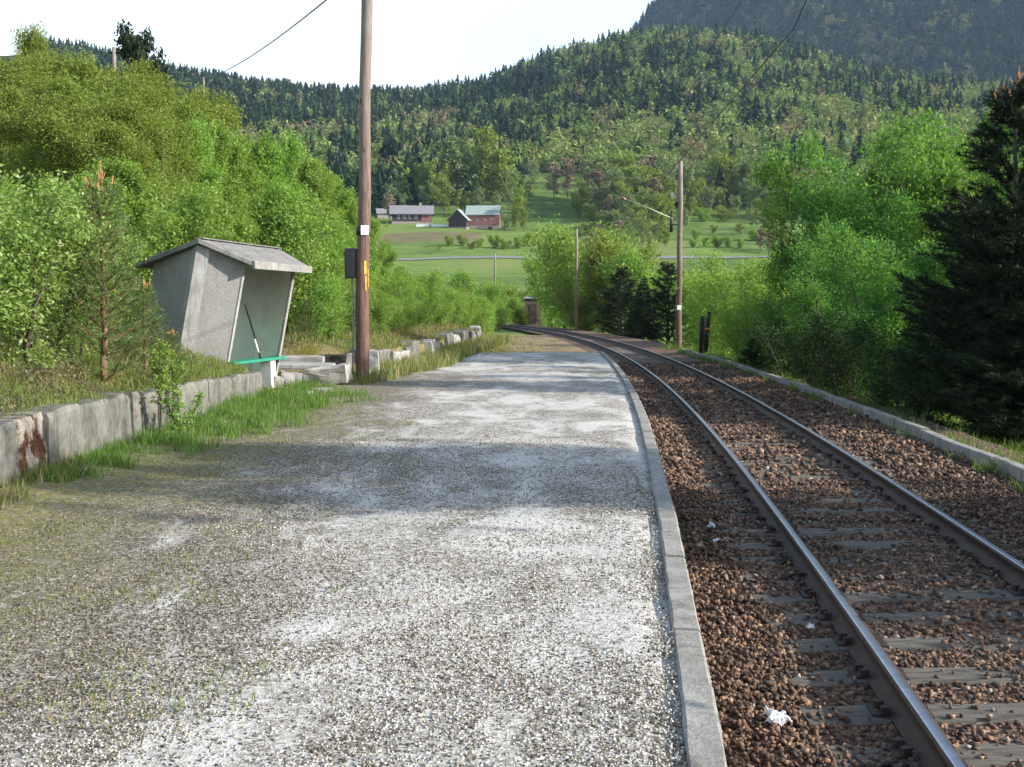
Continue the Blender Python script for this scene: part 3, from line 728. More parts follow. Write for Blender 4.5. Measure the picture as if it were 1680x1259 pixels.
# ------------------------------------------------------------------ concrete shelter
def build_shelter():
    h = 0.20; B = Vector((-5.12, 19.6, 0))
    E1 = Vector((math.sin(h), math.cos(h), 0)); E2 = Vector((math.cos(h), -math.sin(h), 0))
    root = empty('concrete_shelter', (B.x, B.y, 0), 'small grey pebbled concrete waiting shelter with gabled roof, leaning open front and green bench', 'shelter')
    root.rotation_euler = (0, 0, -h)
    lean = lambda z: .205 * (z - .58)
    EN = 2.35                                          # length between the side wall fronts
    # local frame: x = e2 (towards the track), y = e1 (along it)
    def Q(e1, e2, z): return (e2 + lean(z), e1, z)
    def roof_under(e2l):                               # underside height over local x
        return 2.66 - abs(e2l + .20) * (.475 if e2l > -.2 else .27)
    def panel(m, a, b, zb=-.1, t=.12, inward=(0, 1)):
        """a wall panel between plan points a and b (e1,e2) up to the roof"""
        n = 8; vs = []
        for i in range(n + 1):
            u = i / n; e1 = a[0] + (b[0] - a[0]) * u; e2 = a[1] + (b[1] - a[1]) * u
            z = 2.5
            for _ in range(6): z = roof_under(e2 + lean(z)) + .02
            for (d1, d2) in ((0, 0), (inward[0] * t, inward[1] * t)):
                vs += [Q(e1 + d1, e2 + d2, zb), Q(e1 + d1, e2 + d2, z)]
        fs = []
        for i in range(n):
            p = i * 4; q = p + 4
            fs += [(p, q, q + 1, p + 1), (p + 2, p + 3, q + 3, q + 2), (p + 1, q + 1, q + 3, p + 3), (p, p + 2, q + 2, q)]
        fs += [(0, 1, 3, 2), (n * 4, n * 4 + 2, n * 4 + 3, n * 4 + 1)]
        m.add(vs, fs)
    V1, V2, PK = -.44, EN + .40, -.66
    RE = -1.72
    for (a, b, name) in (((0, 0), (V1, PK), 'wall_panel'), ((V1, PK), (0, RE), 'wall_panel')):
        m = MB(); panel(m, a, b, inward=(.13, 0)); o = m.build(name, M['pebbled'], root)
        m = MB(); panel(m, (a[0] + .135, a[1]), (b[0] + .135, b[1]), inward=(.012, 0)); m.build('painted_lining', M['inside'], o)
    for (a, b, name) in (((EN, 0), (V2, PK), 'wall_panel'), ((V2, PK), (EN, RE), 'wall_panel')):
        m = MB(); panel(m, a, b, inward=(-.13, 0)); o = m.build(name, M['pebbled'], root)
        m = MB(); panel(m, (a[0] - .135, a[1]), (b[0] - .135, b[1]), inward=(-.012, 0)); m.build('painted_lining', M['inside'], o)
    m = MB(); panel(m, (.03, RE + .02), (EN - .03, RE + .02), inward=(0, .12)); o = m.build('back_wall', M['pebbled'], root)
    m = MB(); panel(m, (.15, RE + .145), (EN - .15, RE + .145), inward=(0, .012)); m.build('painted_lining', M['inside'], o)
    # smooth concrete strip on the two pointed ends, and pale edges of the open front
    for (v, sg) in ((V1, -1), (V2, 1)):
        m = MB()
        zt = 2.66
        for (w, d) in ((.17, .05),):
            m.hexa([Q(v + sg * d, PK - .02, -.1), Q(v - sg * .07, PK + w, -.1), Q(v - sg * .10, PK, -.1), Q(v - sg * .07, PK - w, -.1),
                    Q(v + sg * d, PK - .02, zt), Q(v - sg * .07, PK + w, zt - .06), Q(v - sg * .10, PK, zt), Q(v - sg * .07, PK - w, zt - .05)])
        m.build('corner_strip', M['smooth_conc'], root)
    for e in (.006, EN - .085):
        m = MB(); m.hexa([Q(e, .002, .05), Q(e + .08, .002, .05), Q(e + .08, .03, .05), Q(e, .03, .05), Q(e, .002, 2.33), Q(e + .08, .002, 2.33), Q(e + .08, .03, 2.33), Q(e, .03, 2.33)])
        m.build('front_edge', M['smooth_conc'], root)
    # roof: two slopes meeting over the points, each a slab with its fascia
    th = .085
    def slope(name, xr, zr, xe, ze, e_r, e_e):
        m = MB()
        bot = [(xr, e_r[0], zr), (xr, e_r[1], zr), (xe, e_e[1], ze), (xe, e_e[0], ze)]
        m.hexa([(x, y, z) for x, y, z in bot] + [(x, y, z + th) for x, y, z in bot])
        return m.build(name, M['roof'], root, .008)
    e_r = (V1 - .12, V2 + .12); e_e = (-.13, EN + .16)
    rf = slope('roof_slope', -.198, 2.69, .60, 2.69 - .8 * .475, e_r, e_e)
    slope('roof_slope', -.202, 2.69, -1.66, 2.69 - 1.46 * .27, e_r, e_e)
    m = MB(); z = 2.69 - .8 * .475
    m.hexa([(.602, e_e[0] - .005, z - .05), (.655, e_e[0] - .005, z - .05), (.655, e_e[1] + .005, z - .05), (.602, e_e[1] + .005, z - .05),
            (.602, e_e[0] - .005, z + th + .012), (.655, e_e[0] - .005, z + th + .005), (.655, e_e[1] + .005, z + th + .005), (.602, e_e[1] + .005, z + th + .012)])
    m.build('fascia', M['fascia'], rf, .006)
    m = MB(); m.box((-.2, (e_r[0] + e_r[1]) / 2, 2.69 + th + .006), (.16, e_r[1] - e_r[0] - .06, .02)); m.build('ridge_cap', M['roof'], rf, .006)
    # bench
    b = MB(); b.box((-.02, EN / 2 - .02, .585), (.40, EN - .02, .05)); bo = b.build('bench', M['bench'], root, .008)
    m = MB(); m.hexa([(-.10, 1.62, -.1), (.16, 1.62, -.1), (.16, 1.86, -.1), (-.10, 1.86, -.1), (-.08, 1.63, .558), (.14, 1.63, .558), (.14, 1.85, .558), (-.08, 1.85, .558)])
    m.build('bench_leg', M['white_paint'], bo, .008)
    m = MB(); m.box((-.02, .35, .23), (.24, .2, .65)); m.build('bench_leg', M['void'], bo, .008)  # near-black block painting in the shade below the bench
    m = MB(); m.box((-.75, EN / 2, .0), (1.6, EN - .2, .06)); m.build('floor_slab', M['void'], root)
build_shelter()
st = MB(); a, b = at(402, 500, 21.2), atz(426, 600, .60); b = at(428, 592, 20.9)
st.tube([a, (Vector(a) + b) / 2 + Vector((.02, 0, -.03)), b], [.016, .02, .018], 6)
so = st.build('stick', M['dark_wood']); tag(so, 'thin dark stick leaning inside the concrete shelter above the green bench', 'stick')
p0 = Vector(a) + (Vector(b) - Vector(a)) * .62; p1 = Vector(a) + (Vector(b) - Vector(a)) * .86
m = MB(); m.tube([p0 + Vector((0, -.012, 0)), p1 + Vector((0, -.012, 0))], [.019, .021], 6); m.build('peeled_end', M['white_paint'], so)

# loose concrete and stone lying between the shelter and the utility pole
def rock_slab(name, c, size, rz, ry, rx, mat, label, cat):
    m = MB(); nx, ny, nz = 6, 4, 3
    M3 = Matrix.Rotation(rz, 3, 'Z') @ Matrix.Rotation(ry, 3, 'Y') @ Matrix.Rotation(rx, 3, 'X')
    bm = __import__('bmesh').new(); __import__('bmesh').ops.create_cube(bm, size=1.0)
    __import__('bmesh').ops.subdivide_edges(bm, edges=bm.edges[:], cuts=4, use_grid_fill=True)
    sd = random.uniform(0, 50)
    for v in bm.verts:
        p = Vector((v.co.x * size[0], v.co.y * size[1], v.co.z * size[2]))
        k = min(size) * .22
        d = Vector([float(vnoise(p.x * 6 + sd + q * 9, p.y * 6, p.z * 6)) - .5 for q in range(3)]) * k
        p += d
        for ax in range(3):
            if abs(v.co[ax]) > .49 and sum(abs(v.co[q]) > .49 for q in range(3)) > 1: p[ax] *= .965
        v.co = Vector(c) + M3 @ p
    me = bpy.data.meshes.new(name); bm.to_mesh(me); bm.free(); me.materials.append(mat)
    o = link(name, me); return tag(o, label, cat)
q = lambda px, z, y: (at(px, 503, y).x, y, z)
rock_slab('concrete_slab', q(536, .19, 22.6), (.92, .5, .36), -.06, -.10, .1, M['block'], 'thick grey concrete block tilted in the grass, just left of the utility pole foot', 'concrete block')
rock_slab('concrete_slab', q(497, .365, 22.9), (1.30, .55, .10), .05, .02, .05, M['smooth_conc'], 'flat pale concrete slab with bright top resting on small blocks beside the shelter', 'concrete slab')
rock_slab('concrete_slab', q(487, .42, 24.6), (1.20, .45, .14), .1, .01, .05, M['block'], 'long weathered slab lying behind the bright topped slab right of the shelter', 'concrete slab')
rock_slab('stone_block', q(472, .13, 22.2), (.34, .3, .30), .3, .1, .1, M['block'], 'squat broken stone under the flat slab next to the white bench leg', 'stone')
rock_slab('stone_block', q(488, .12, 21.8), (.13, .25, .30), .2, .08, 0, M['smooth_conc'], 'small upright pale stone propping the flat slab between shelter and pole', 'stone')
rock_slab('stone_block', q(452, .10, 21.4), (.20, .25, .28), .5, .2, .1, M['block'], 'brownish lump of stone against the white bench leg of the shelter', 'stone')
rock_slab('stone_block', q(528, .02, 20.6), (.36, .18, .10), .1, 0, .1, M['smooth_conc'], 'white flat stone lying in the grass in front of the tilted block', 'stone')
rock_slab('stone_block', q(492, .01, 19.9), (.40, .20, .10), -.3, 0, .1, M['smooth_conc'], 'white flat stone at the top of the bright green grass below the shelter', 'stone')
rock_slab('stone_post', q(573, .30, 24.6), (.16, .2, .50), .1, 0, 0, M['block'], 'narrow upright grey stone just behind and left of the utility pole foot', 'stone')
rock_slab('stone_block', q(611, .26, 25.6), (.26, .3, .62), .05, 0, 0, M['smooth_conc'], 'upright pale slab standing right behind the utility pole foot', 'stone')
rock_slab('stone_block', q(545, .28, 25.4), (.75, .4, .40), 0, 0, 0, M['void'], 'near black block painted as the shaded hollow behind the tilted grey block', 'stone')  # solid block whose near-black colour stands for a shaded hole

# ------------------------------------------------------------------ poles and wires
def pole(name, base, top, r0, r1, label, group='wooden poles along the railway', sides=14):
    root = empty(name, base, label, 'pole', group)
    v = Vector(top) - Vector(base); n = 14
    pts = [(v.x * i / n + math.sin(i * 1.3) * r0 * .10, v.y * i / n + math.cos(i * .9) * r0 * .08, -.6 + (v.z + .6) * i / n) for i in range(n + 1)]
    m = MB(); m.tube(pts, [r0 + (r1 - r0) * i / n + random.uniform(-.004, .004) for i in range(n + 1)], sides)
    m.build('post', M['pole'], root); return root
b = Vector((-3.26, 23.65, 0)); t = Vector((at(600.5, 0, 23.65).x + .06, 23.65, 10.2))
p1 = pole('utility_pole', b, t, .152, .112, 'tall brown wooden pole standing on the platform beside the shelter, carrying a black box')
def on_pole(z): return (t - b) * (z / 10.2)
m = MB(); c = on_pole(2.52); m.box((c.x - .255, c.y - .02, 2.52), (.235, .20, .64)); o = m.build('switch_box', M['black_metal'], p1, .008)
m = MB(); m.box((c.x - .255, c.y - .125, 2.52), (.20, .012, .58)); m.build('box_door', M['black_metal'], o, .003)
m = MB(); m.tube([(c.x - .235, c.y - .0, 2.2), (c.x - .23, c.y - .02, 1.2), (c.x - .235, c.y, -.2)], .016, 8); m.build('conduit', M['grey_metal'], p1)
c = on_pole(3.22); m = MB(); m.box((c.x + .055, c.y - .158, 3.22), (.17, .014, .20), .25); m.build('white_plate', M['white_sign'], p1, .004)
m = MB(); m.tube([(c.x, c.y, 3.12), (c.x, c.y, 3.30)], .150, 16); m.build('dark_band', M['black_metal'], p1)
c = on_pole(2.30); m = MB(); m.box((c.x + .075, c.y - .128, 2.43), (.06, .016, .28), .5); m.build('yellow_sign', M['yellow'], p1, .002)
m = MB(); m.box((c.x + .082, c.y - .126, 2.10), (.035, .016, .32), .5); m.build('yellow_sign', M['yellow'], p1, .002)
m = MB(); m.box((c.x + .125, c.y - .09, 2.2), (.03, .016, .36), .9); m.build('orange_sign', M['orange'], p1, .002)
c = on_pole(8.15); m = MB()
m.tube([(c.x + .10, c.y - .05, 8.45), (c.x + .18, c.y - .06, 8.22), (c.x + .24, c.y - .06, 8.10), (c.x + .32, c.y - .06, 8.12), (c.x + .34, c.y - .06, 8.25), (c.x + .28, c.y - .06, 8.36)], .008, 6); m.build('loose_wire', M['wire'], p1)
c = on_pole(8.55); m = MB(); m.tube([(c.x - .05, c.y, 8.45), (c.x - .16, c.y, 8.47), (c.x - .16, c.y, 8.58)], .014, 6); m.tube([(c.x - .16, c.y, 8.55), (c.x - .16, c.y, 8.68)], .045, 10); m.build('insulator', M['porcelain'], p1)
top_wire = b + on_pole(8.62) + Vector((-.16, 0, 0))

def pole_at(px, d_guess, off, ytop):
    """on the outside of the curve, where the photo shows a pole"""
    best = min(np.linspace(s_of_y(40), 130, 2000), key=lambda s: abs(840 + F * trk(s, off)[0] / trk(s, off)[1] - px))
    p = trk(best, off); return p, at(px, ytop, p[1]).z
catenary = []
for px, off, yt, lab in ((1113, 2.84, 265, 'grey topped wooden pole with a bracket arm, by the track beside the dark conifers'),
                         (945, 3.0, 376, 'middle sized wooden pole in front of the round bright green tree at the bend'),
                         (812, 3.1, 416, 'farthest thin dark pole at the end of the bend, seen below the red barn')):
    p, zt = pole_at(px, 0, off, yt); zb = -.45 if off < 2.9 else float(land_z(p[0], p[1])) - .1
    r = pole('utility_pole', (p[0], p[1], min(zb, -.4)), (p[0] + .02, p[1], zt), .155, .105, lab); catenary.append((r, p, zt))
r, p, zt = catenary[0]
hh = lambda z: z + .45
inn = Vector((-math.cos((p[1] - TY) / TR), 0, 0))
a0 = Vector((-.15, 0, hh(at(1095, 362, p[1]).z))); a1 = Vector((at(1003, 320, p[1]).x - p[0], -.3, hh(at(1003, 320, p[1]).z)))
m = MB(); m.tube([a0, a0.lerp(a1, .5) + Vector((0, 0, .05)), a1], [.028, .024, .018], 8); arm = m.build('bracket_arm', M['arm_metal'], r)
m = MB(); k = a0.lerp(a1, .82)
m.tube([k - Vector((.10, 0, -.05)), k + Vector((.10, 0, -.05))], [.075, .075], 8); m.build('insulator', M['porcelain'], arm)
m = MB(); m.tube([(-.40, 0, a0.z - .55), (-.40, 0, a0.z + .45)], [.075, .055], 8); m.tube([(-.40, 0, a0.z - .2), (-.1, 0, a0.z - .2)], .025, 6); m.build('insulator', M['black_metal'], r)
m = MB(); m.tube([(-.10, 0, a0.z + 1.2), (-.42, 0, a0.z + 1.15)], .03, 6); m.box((-.38, -.02, a0.z + 1.2), (.12, .1, .26)); m.build('bracket', M['grey_metal'], r)
m = MB(); m.box((-.01, -.165, hh(at(1113, 505, p[1]).z)), (.20, .014, .22)); m.build('white_plate', M['white_sign'], r, .004)
arm_tip = Vector((p[0], p[1], -.45)) + a1

def wire(name, pts, rr, label, sag=0.0, n=40):
    P = []
    for (a, b) in zip(pts[:-1], pts[1:]):
        a, b = Vector(a), Vector(b)
        for i in range(n): u = i / n; P.append(a.lerp(b, u) - Vector((0, 0, sag * 4 * u * (1 - u))))
    P.append(Vector(pts[-1])); m = MB(); m.tube(P, rr, 6); o = m.build(name, M['wire']); return tag(o, label, 'wire', 'overhead wires')
def over(y, z): q = trk(s_of_y(y), -.05); return Vector((q[0], q[1], z))
wire('contact_wire', [over(-30, 5.06), over(14, 5.08), over(p[1], 5.15)] + [over(90, 5.2)], .009, 'thin dark contact wire hanging above the track, crossing the wooded hillside', .0, 30)
wire('messenger_wire', [over(-14, 6.15), tuple(over(17, 6.3) - Vector((.25, 0, 0))), tuple(arm_tip)], .006, 'thinner upper wire held by the bracket arm above the track', .0)

# poles high on the wooded left bank
d = 62.0; tp = at(334, 127, d); zb = float(bank_z(tp.x, d))
pb = pole('utility_pole', (tp.x, d, zb), (tp.x, d, tp.z), .07, .05, 'grey pole top just rising from the wooded bank where the long wire ends', 'poles on the wooded bank')
wire('power_line', [top_wire, tp - Vector((0, 0, .1))], .020, 'long dark wire sagging left from the tall platform pole against the sky', 0.35)
d = 70.0; tp = at(187, 78, d); zb = float(bank_z(tp.x, d))
pc = pole('utility_pole', (tp.x, d, zb), (tp.x, d, tp.z), .15, .12, 'dark pole with a short crossarm on the skyline above the left trees', 'poles on the wooded bank')
m = MB(); hz = tp.z - zb; m.box((0, 0, hz - .35), (.62, .10, .10)); o = m.build('crossarm', M['dark_wood'], pc)
for x in (-.26, 0, .26):
    m = MB(); m.tube([(x, 0, hz - .3), (x, 0, hz - .05)], .05, 8); m.build('insulator', M['porcelain'], o)
wire('power_line', [tp - Vector((.3, 0, .15)), at(-60, 55, 85)], .013, 'faint wire running left from the skyline pole with the crossarm', .9)

# short tarred posts beside the track
for bx, by, tx_, ty_, dd, lab in ((1150, 585, 1153, 519, 44, 'short upright black post beside the kerb, left of its leaning neighbour'), (1157, 566, 1164, 512, 46, 'short leaning black post with a pale band behind the upright one')):
    A = at(bx, by, dd); B2 = at(tx_, ty_, dd); A.z -= .3
    m = MB(); m.tube([A, A.lerp(B2, .5), B2], [.10, .10, .085], 8); o = m.build('trackside_post', M['dark_wood']); tag(o, lab, 'post', 'short black posts by the track')
    if 'leaning' in lab and 'band' in lab:
        m = MB(); k = A.lerp(B2, .55); m.tube([k, k + (B2 - A) * .05], .112, 8); m.build('pale_band', M['orange'], o)

# relay cabinet by the bend
def cabinet():
    s = min(np.linspace(60, 140, 800), key=lambda s: abs(840 + F * trk(s, 4.6)[0] / trk(s, 4.6)[1] - 874))
    p = trk(s, 4.6); d = p[1]; k = d / F; w = 27 * k; z0 = at(872, 520, d).z - 1.2; z1 = at(872, 487, d).z
    root = empty('trackside_cabinet', (p[0], d, z0), 'small square reddish grey hut standing among bushes at the track bend', 'hut')
    H = z1 - z0; m = MB(); m.box((0, 0, H / 2 - .1), (w, w, H - .2)); m.build('hut_wall', M['old_brick'], root)
    m = MB(); m.hexa([(-w * .6, -w * .6, H - .22), (w * .6, -w * .6, H - .22), (w * .6, w * .6, H - .22), (-w * .6, w * .6, H - .22), (-w * .45, -w * .45, H), (w * .45, -w * .45, H), (w * .45, w * .45, H), (-w * .45, w * .45, H)])
    m.build('roof', M['slate_roof'], root)
    m = MB(); m.box((0, -w / 2 - .03, H * .45), (w * .4, .05, H * .6)); m.build('door', M['brown_boards'], root)
cabinet()

# ------------------------------------------------------------------ litter on the ballast
def crumple(name, px, py, size, label, mat='litter'):
    P = atz(px, py, -.415); n = 9; m = MB(); vs = []; fs = []
    for i in range(n):
        for j in range(n):
            u, v = i / (n - 1) - .5, j / (n - 1) - .5
            r = .75 + .25 * math.sin(7 * u + 9 * v)
            vs.append((P.x + u * size[0] * r + random.uniform(-1, 1) * size[0] * .05, P.y + v * size[1] * r + random.uniform(-1, 1) * size[1] * .05, P.z + abs(random.gauss(0, size[2])) + size[2] * (1 - 3 * (u * u + v * v))))
    for i in range(n - 1):
        for j in range(n - 1): fs.append((i * n + j, (i + 1) * n + j, (i + 1) * n + j + 1, i * n + j + 1))
    m.add(vs, fs, False); o = m.build(name, M[mat]); sl = o.modifiers.new('thickness', 'SOLIDIFY'); sl.thickness = .002
    return tag(o, label, 'litter')
crumple('plastic_bag', 1276, 1184, (.13, .16, .022), 'crumpled white plastic bag on the sunlit brown stones near the bottom edge')
crumple('paper_scrap', 1167, 866, (.07, .10, .02), 'upper white paper scrap on the dark stones beside the platform kerb')
crumple('paper_scrap', 1177, 889, (.08, .07, .012), 'lower small white paper scrap just below another beside the platform kerb')
crumple('paper_scrap', 1330, 1031, (.045, .06, .012), 'tiny white scrap on a sleeper end left of the near rail')

# ------------------------------------------------------------------ the farm across the valley
def gable_house(name, label, cat, c, rz, L, W, hw, hr, wallmat, roofmat, base=1.0, over=.5, windows=(), doors=(), endmat=None):
    """c is the ground point at the middle; long side along local x, front towards -y"""
    root = empty(name, c, label, cat, 'farm buildings'); root.rotation_euler = (0, 0, rz)
    m = MB(); m.box((0, 0, base / 2 - 1.5), (L + .1, W + .1, base + 3)); m.build('foundation', M['stone_base'], root)
    m = MB(); m.hexa([(-L / 2, -W / 2, base), (L / 2, -W / 2, base), (L / 2, W / 2, base), (-L / 2, W / 2, base), (-L / 2, -W / 2, base + hw), (L / 2, -W / 2, base + hw), (L / 2, W / 2, base + hw), (-L / 2, W / 2, base + hw)])
    m.build('wall', M[wallmat], root)
    for sg in (-1, 1):
        m = MB(); x = sg * (L / 2 - .01)
        m.add([(x, -W / 2, base + hw), (x, W / 2, base + hw), (x, 0, base + hw + hr), (x - sg * .2, -W / 2, base + hw), (x - sg * .2, W / 2, base + hw), (x - sg * .2, 0, base + hw + hr)], [(0, 1, 2), (3, 5, 4), (0, 2, 5, 3), (1, 4, 5, 2)])
        m.build('gable', M[endmat or wallmat], root)
    for sg in (-1, 1):
        m = MB(); y1 = sg * (W / 2 + over); z1 = base + hw - over * hr / (W / 2); zr = base + hw + hr
        a = [(-L / 2 - over, 0, zr), (L / 2 + over, 0, zr), (L / 2 + over, y1, z1), (-L / 2 - over, y1, z1)]
        m.hexa(a + [(x, y, z + .25) for x, y, z in a]); m.build('roof', M[roofmat], root)
    for (x, z, w, h) in windows:
        m = MB(); m.box((x, -W / 2 - .03, z), (w + .16, .1, h + .16)); o = m.build('window', M['white_paint'], root)
        m = MB(); m.box((x, -W / 2 - .09, z), (w, .06, h)); m.build('pane', M['glass'], o)
    for (x, z, w, h, mt) in doors:
        m = MB(); m.box((x, -W / 2 - .06, z), (w, .12, h)); m.build('door', M[mt], root)
    return root
d0 = 372.0; k = d0 / F
c = at(793, 383, d0)
barn = gable_house('barn', 'large red barn with pale green metal roof and stone footing, right of the farm', 'barn', (c.x, d0 + 4, c.z), rad(-4), 52 * k, 8.0, 3.8, 3.0, 'red_boards', 'tin_roof', 2.6,
            windows=[(-1.8, 4.6, .45, .5), (.6, 4.6, .45, .5), (2.9, 4.6, .45, .5)], doors=[(2.6, 1.1, 1.2, 2.2, 'void'), (-4.2, 1.6, 1.0, 1.2, 'stone_base')])  # void entry: near-black panel for the shade inside the barn opening
c = at(756, 378, d0 - 2)
gable_house('barn_wing', 'dark low barn wing with a front gable, joined left of the red barn', 'barn', (c.x, d0 + 2, c.z), rad(76), 9.0, 30 * k, 2.8, 3.0, 'brown_boards', 'tin_roof', 1.0, .6)
d1 = 382.0; k1 = d1 / F; c = at(674, 366, d1)
fh = gable_house('farmhouse', 'long dark farmhouse with grey slate roof and white windows, left of the red barn', 'farmhouse', (c.x, d1 + 4, c.z), rad(5), 64 * k1, 7.5, 3.0, 2.6, 'brown_boards', 'slate_roof', .5, .9,
            windows=[(-4.6, 2.0, .8, 1.0), (-2.6, 2.0, .8, 1.0), (-.8, 2.0, .8, 1.0), (1.4, 2.0, .8, 1.0)], doors=[(5.0, 1.6, 3.4, 2.6, 'red_boards')])
m = MB(); m.box((3, 0.2, 6.6), (.9, .7, 1.4)); m.build('chimney', M['stone_base'], fh)
c = at(630, 358, 396); gable_house('shed', 'small pale shed with grey roof at the left end of the farm', 'shed', (c.x, 398, c.z - .6), rad(12), 5.5, 4.5, 2.0, 1.6, 'stone_base', 'slate_roof', .3, .4)
for i, (px, py, L) in enumerate(((694, 370, 4.5), (722, 370, 6.0))):
    P = at(px, py, 375); zz = float(land_z(P.x, P.y))
    m = MB(); m.box((P.x, P.y, zz + .2), (L, .35, 1.5), .03 * i); m.box((P.x, P.y, zz + .98), (L + .2, .5, .08), .03 * i)
    o = m.build('low_wall', M['white_paint']); tag(o, ['low white wall in front of the right end of the farmhouse', 'longer low white wall, between the farmhouse and the barns'][i], 'wall', 'low white walls at the farm')

# ------------------------------------------------------------------ plants
def leaf_quads(rng, P, size, up=0.25, wid=0.55):
    n = len(P)
    N = rng.normal(size=(n, 3)); N[:, 2] = np.abs(N[:, 2]) + up; N /= np.linalg.norm(N, axis=1)[:, None]
    A = rng.normal(size=(n, 3)); A -= N * (A * N).sum(1)[:, None]; A /= np.linalg.norm(A, axis=1)[:, None]
    B = np.cross(N, A); s = size[:, None] if np.ndim(size) else size
    V = np.stack([P - A * s * .55, P + B * s * .5 * wid - A * s * .1, P + A * s * .55, P - B * s * .5 * wid - A * s * .1], 1)
    return V.reshape(-1, 3), np.arange(4 * n).reshape(-1, 4)

def broadleaf(name, H, W, nleaf, ls, seed, leafmat, barkmat, stems=1, bare=.15, up=(25, 60), fill=.16, tips=0.0, form='oval'):
    rng = np.random.default_rng(seed); rnd = random.Random(seed)
    wood = MB(); C = []; Rr = []
    for si in range(stems):
        a0 = rng.uniform(0, 6.28); spread = 0 if stems == 1 else W * .5 * rng.uniform(.3, 1)
        bx, by = (0, 0) if stems == 1 else (math.cos(a0) * W * .10, math.sin(a0) * W * .10)
        h = H * (1 if stems == 1 else rng.uniform(.72, 1.0)); n = 7
        ex, ey = math.cos(a0) * spread, math.sin(a0) * spread
        pts = [Vector((bx + ex * (i / n) ** 1.3 + rng.normal() * H * .008, by + ey * (i / n) ** 1.3 + rng.normal() * H * .008, h * i / n - (.4 if i == 0 else 0))) for i in range(n + 1)]
        r0 = H * .013 * (1.15 if stems == 1 else .75)
        wood.tube(pts, [r0 * (1 - i / n) ** .8 + .006 for i in range(n + 1)], 7)
        nl = int(22 if stems == 1 else 13)
        for li in range(nl):
            t = bare + (1 - bare) * (li + rng.random()) / nl
            prof = {'oval': math.sin(math.pi * min(1, t * .86 + .12)) ** .65, 'cone': (1.08 - t) ** .8, 'round': math.sin(math.pi * min(1, t * .75 + .2)) ** .5}[form]
            q = min(n - 1, int(t * n)); S = pts[q].lerp(pts[q + 1], t * n - q)
            L = W * .5 * prof * rng.uniform(.65, 1.15) * (1 if stems == 1 else .62); az = rng.uniform(0, 6.28); el = rad(rng.uniform(*up))
            D = Vector((math.cos(az) * math.cos(el), math.sin(az) * math.cos(el), math.sin(el)))
            e1 = S + D * L * .55; e2 = S + D * L + Vector((0, 0, L * .12))
            wood.tube([S, e1, e2], [max(.004, r0 * (1 - t) * .55 + .004), max(.003, r0 * (1 - t) * .3 + .003), .002], 5, False)
            for u in (.3, .5, .68, .84, 1.0, 1.12):
                c = S.lerp(e2, u); C.append(c + Vector(rng.normal(size=3)) * W * .045); Rr.append(fill * W * rng.uniform(.5, 1.0) * (.75 + .5 * (1 - u)))
            for k in range(2):
                az2 = az + rng.uniform(-1.2, 1.2); c0 = S.lerp(e2, rng.uniform(.35, .8)); l2 = L * rng.uniform(.3, .6)
                d2 = Vector((math.cos(az2) * .75, math.sin(az2) * .75, rng.uniform(.1, .8))); e3 = c0 + d2 * l2
                wood.tube([c0, e3], [max(.003, r0 * (1 - t) * .25 + .002), .0015], 4, False)
                C.append(e3); Rr.append(fill * W * rng.uniform(.4, .85)); C.append(c0.lerp(e3, .6)); Rr.append(fill * W * rng.uniform(.4, .85))
        for k in range(int(tips * 10)):                     # upright leading shoots
            c0 = pts[-1] + Vector((rng.normal() * W * .16, rng.normal() * W * .16, -H * .06 * abs(rng.normal())))
            for u in np.linspace(0, 1, 5): C.append(c0 + Vector((0, 0, H * .09 * u))); Rr.append(fill * W * .34 * (1 - .7 * u))
    C = np.array([tuple(c) for c in C]); Rr = np.array(Rr); ct = rng.normal(size=len(C))
    k = rng.choice(len(C), nleaf, p=Rr ** 2 / (Rr ** 2).sum())
    off = rng.normal(size=(nleaf, 3)); off *= (rng.random(nleaf) ** .45 / np.linalg.norm(off, axis=1))[:, None]
    P = C[k] + off * Rr[k][:, None] * np.array([1, 1, .85])
    P[:, 2] = np.maximum(P[:, 2], .05)
    V, Fc = leaf_quads(rng, P, ls * rng.uniform(.65, 1.35, nleaf))
    tint = np.clip(.47 + .13 * ct[k] + rng.normal(size=nleaf) * .16 + .0, 0, 1)
    cm = big_mesh('crown', V, Fc, M[leafmat], tint)
    tm = bpy.data.meshes.new('trunk'); tm.from_pydata(wood.v, [], wood.f); tm.polygons.foreach_set('use_smooth', wood.sm); tm.materials.append(M[barkmat])
    return dict(name=name, H=H, parts=[('trunk', tm), ('crown', cm)])

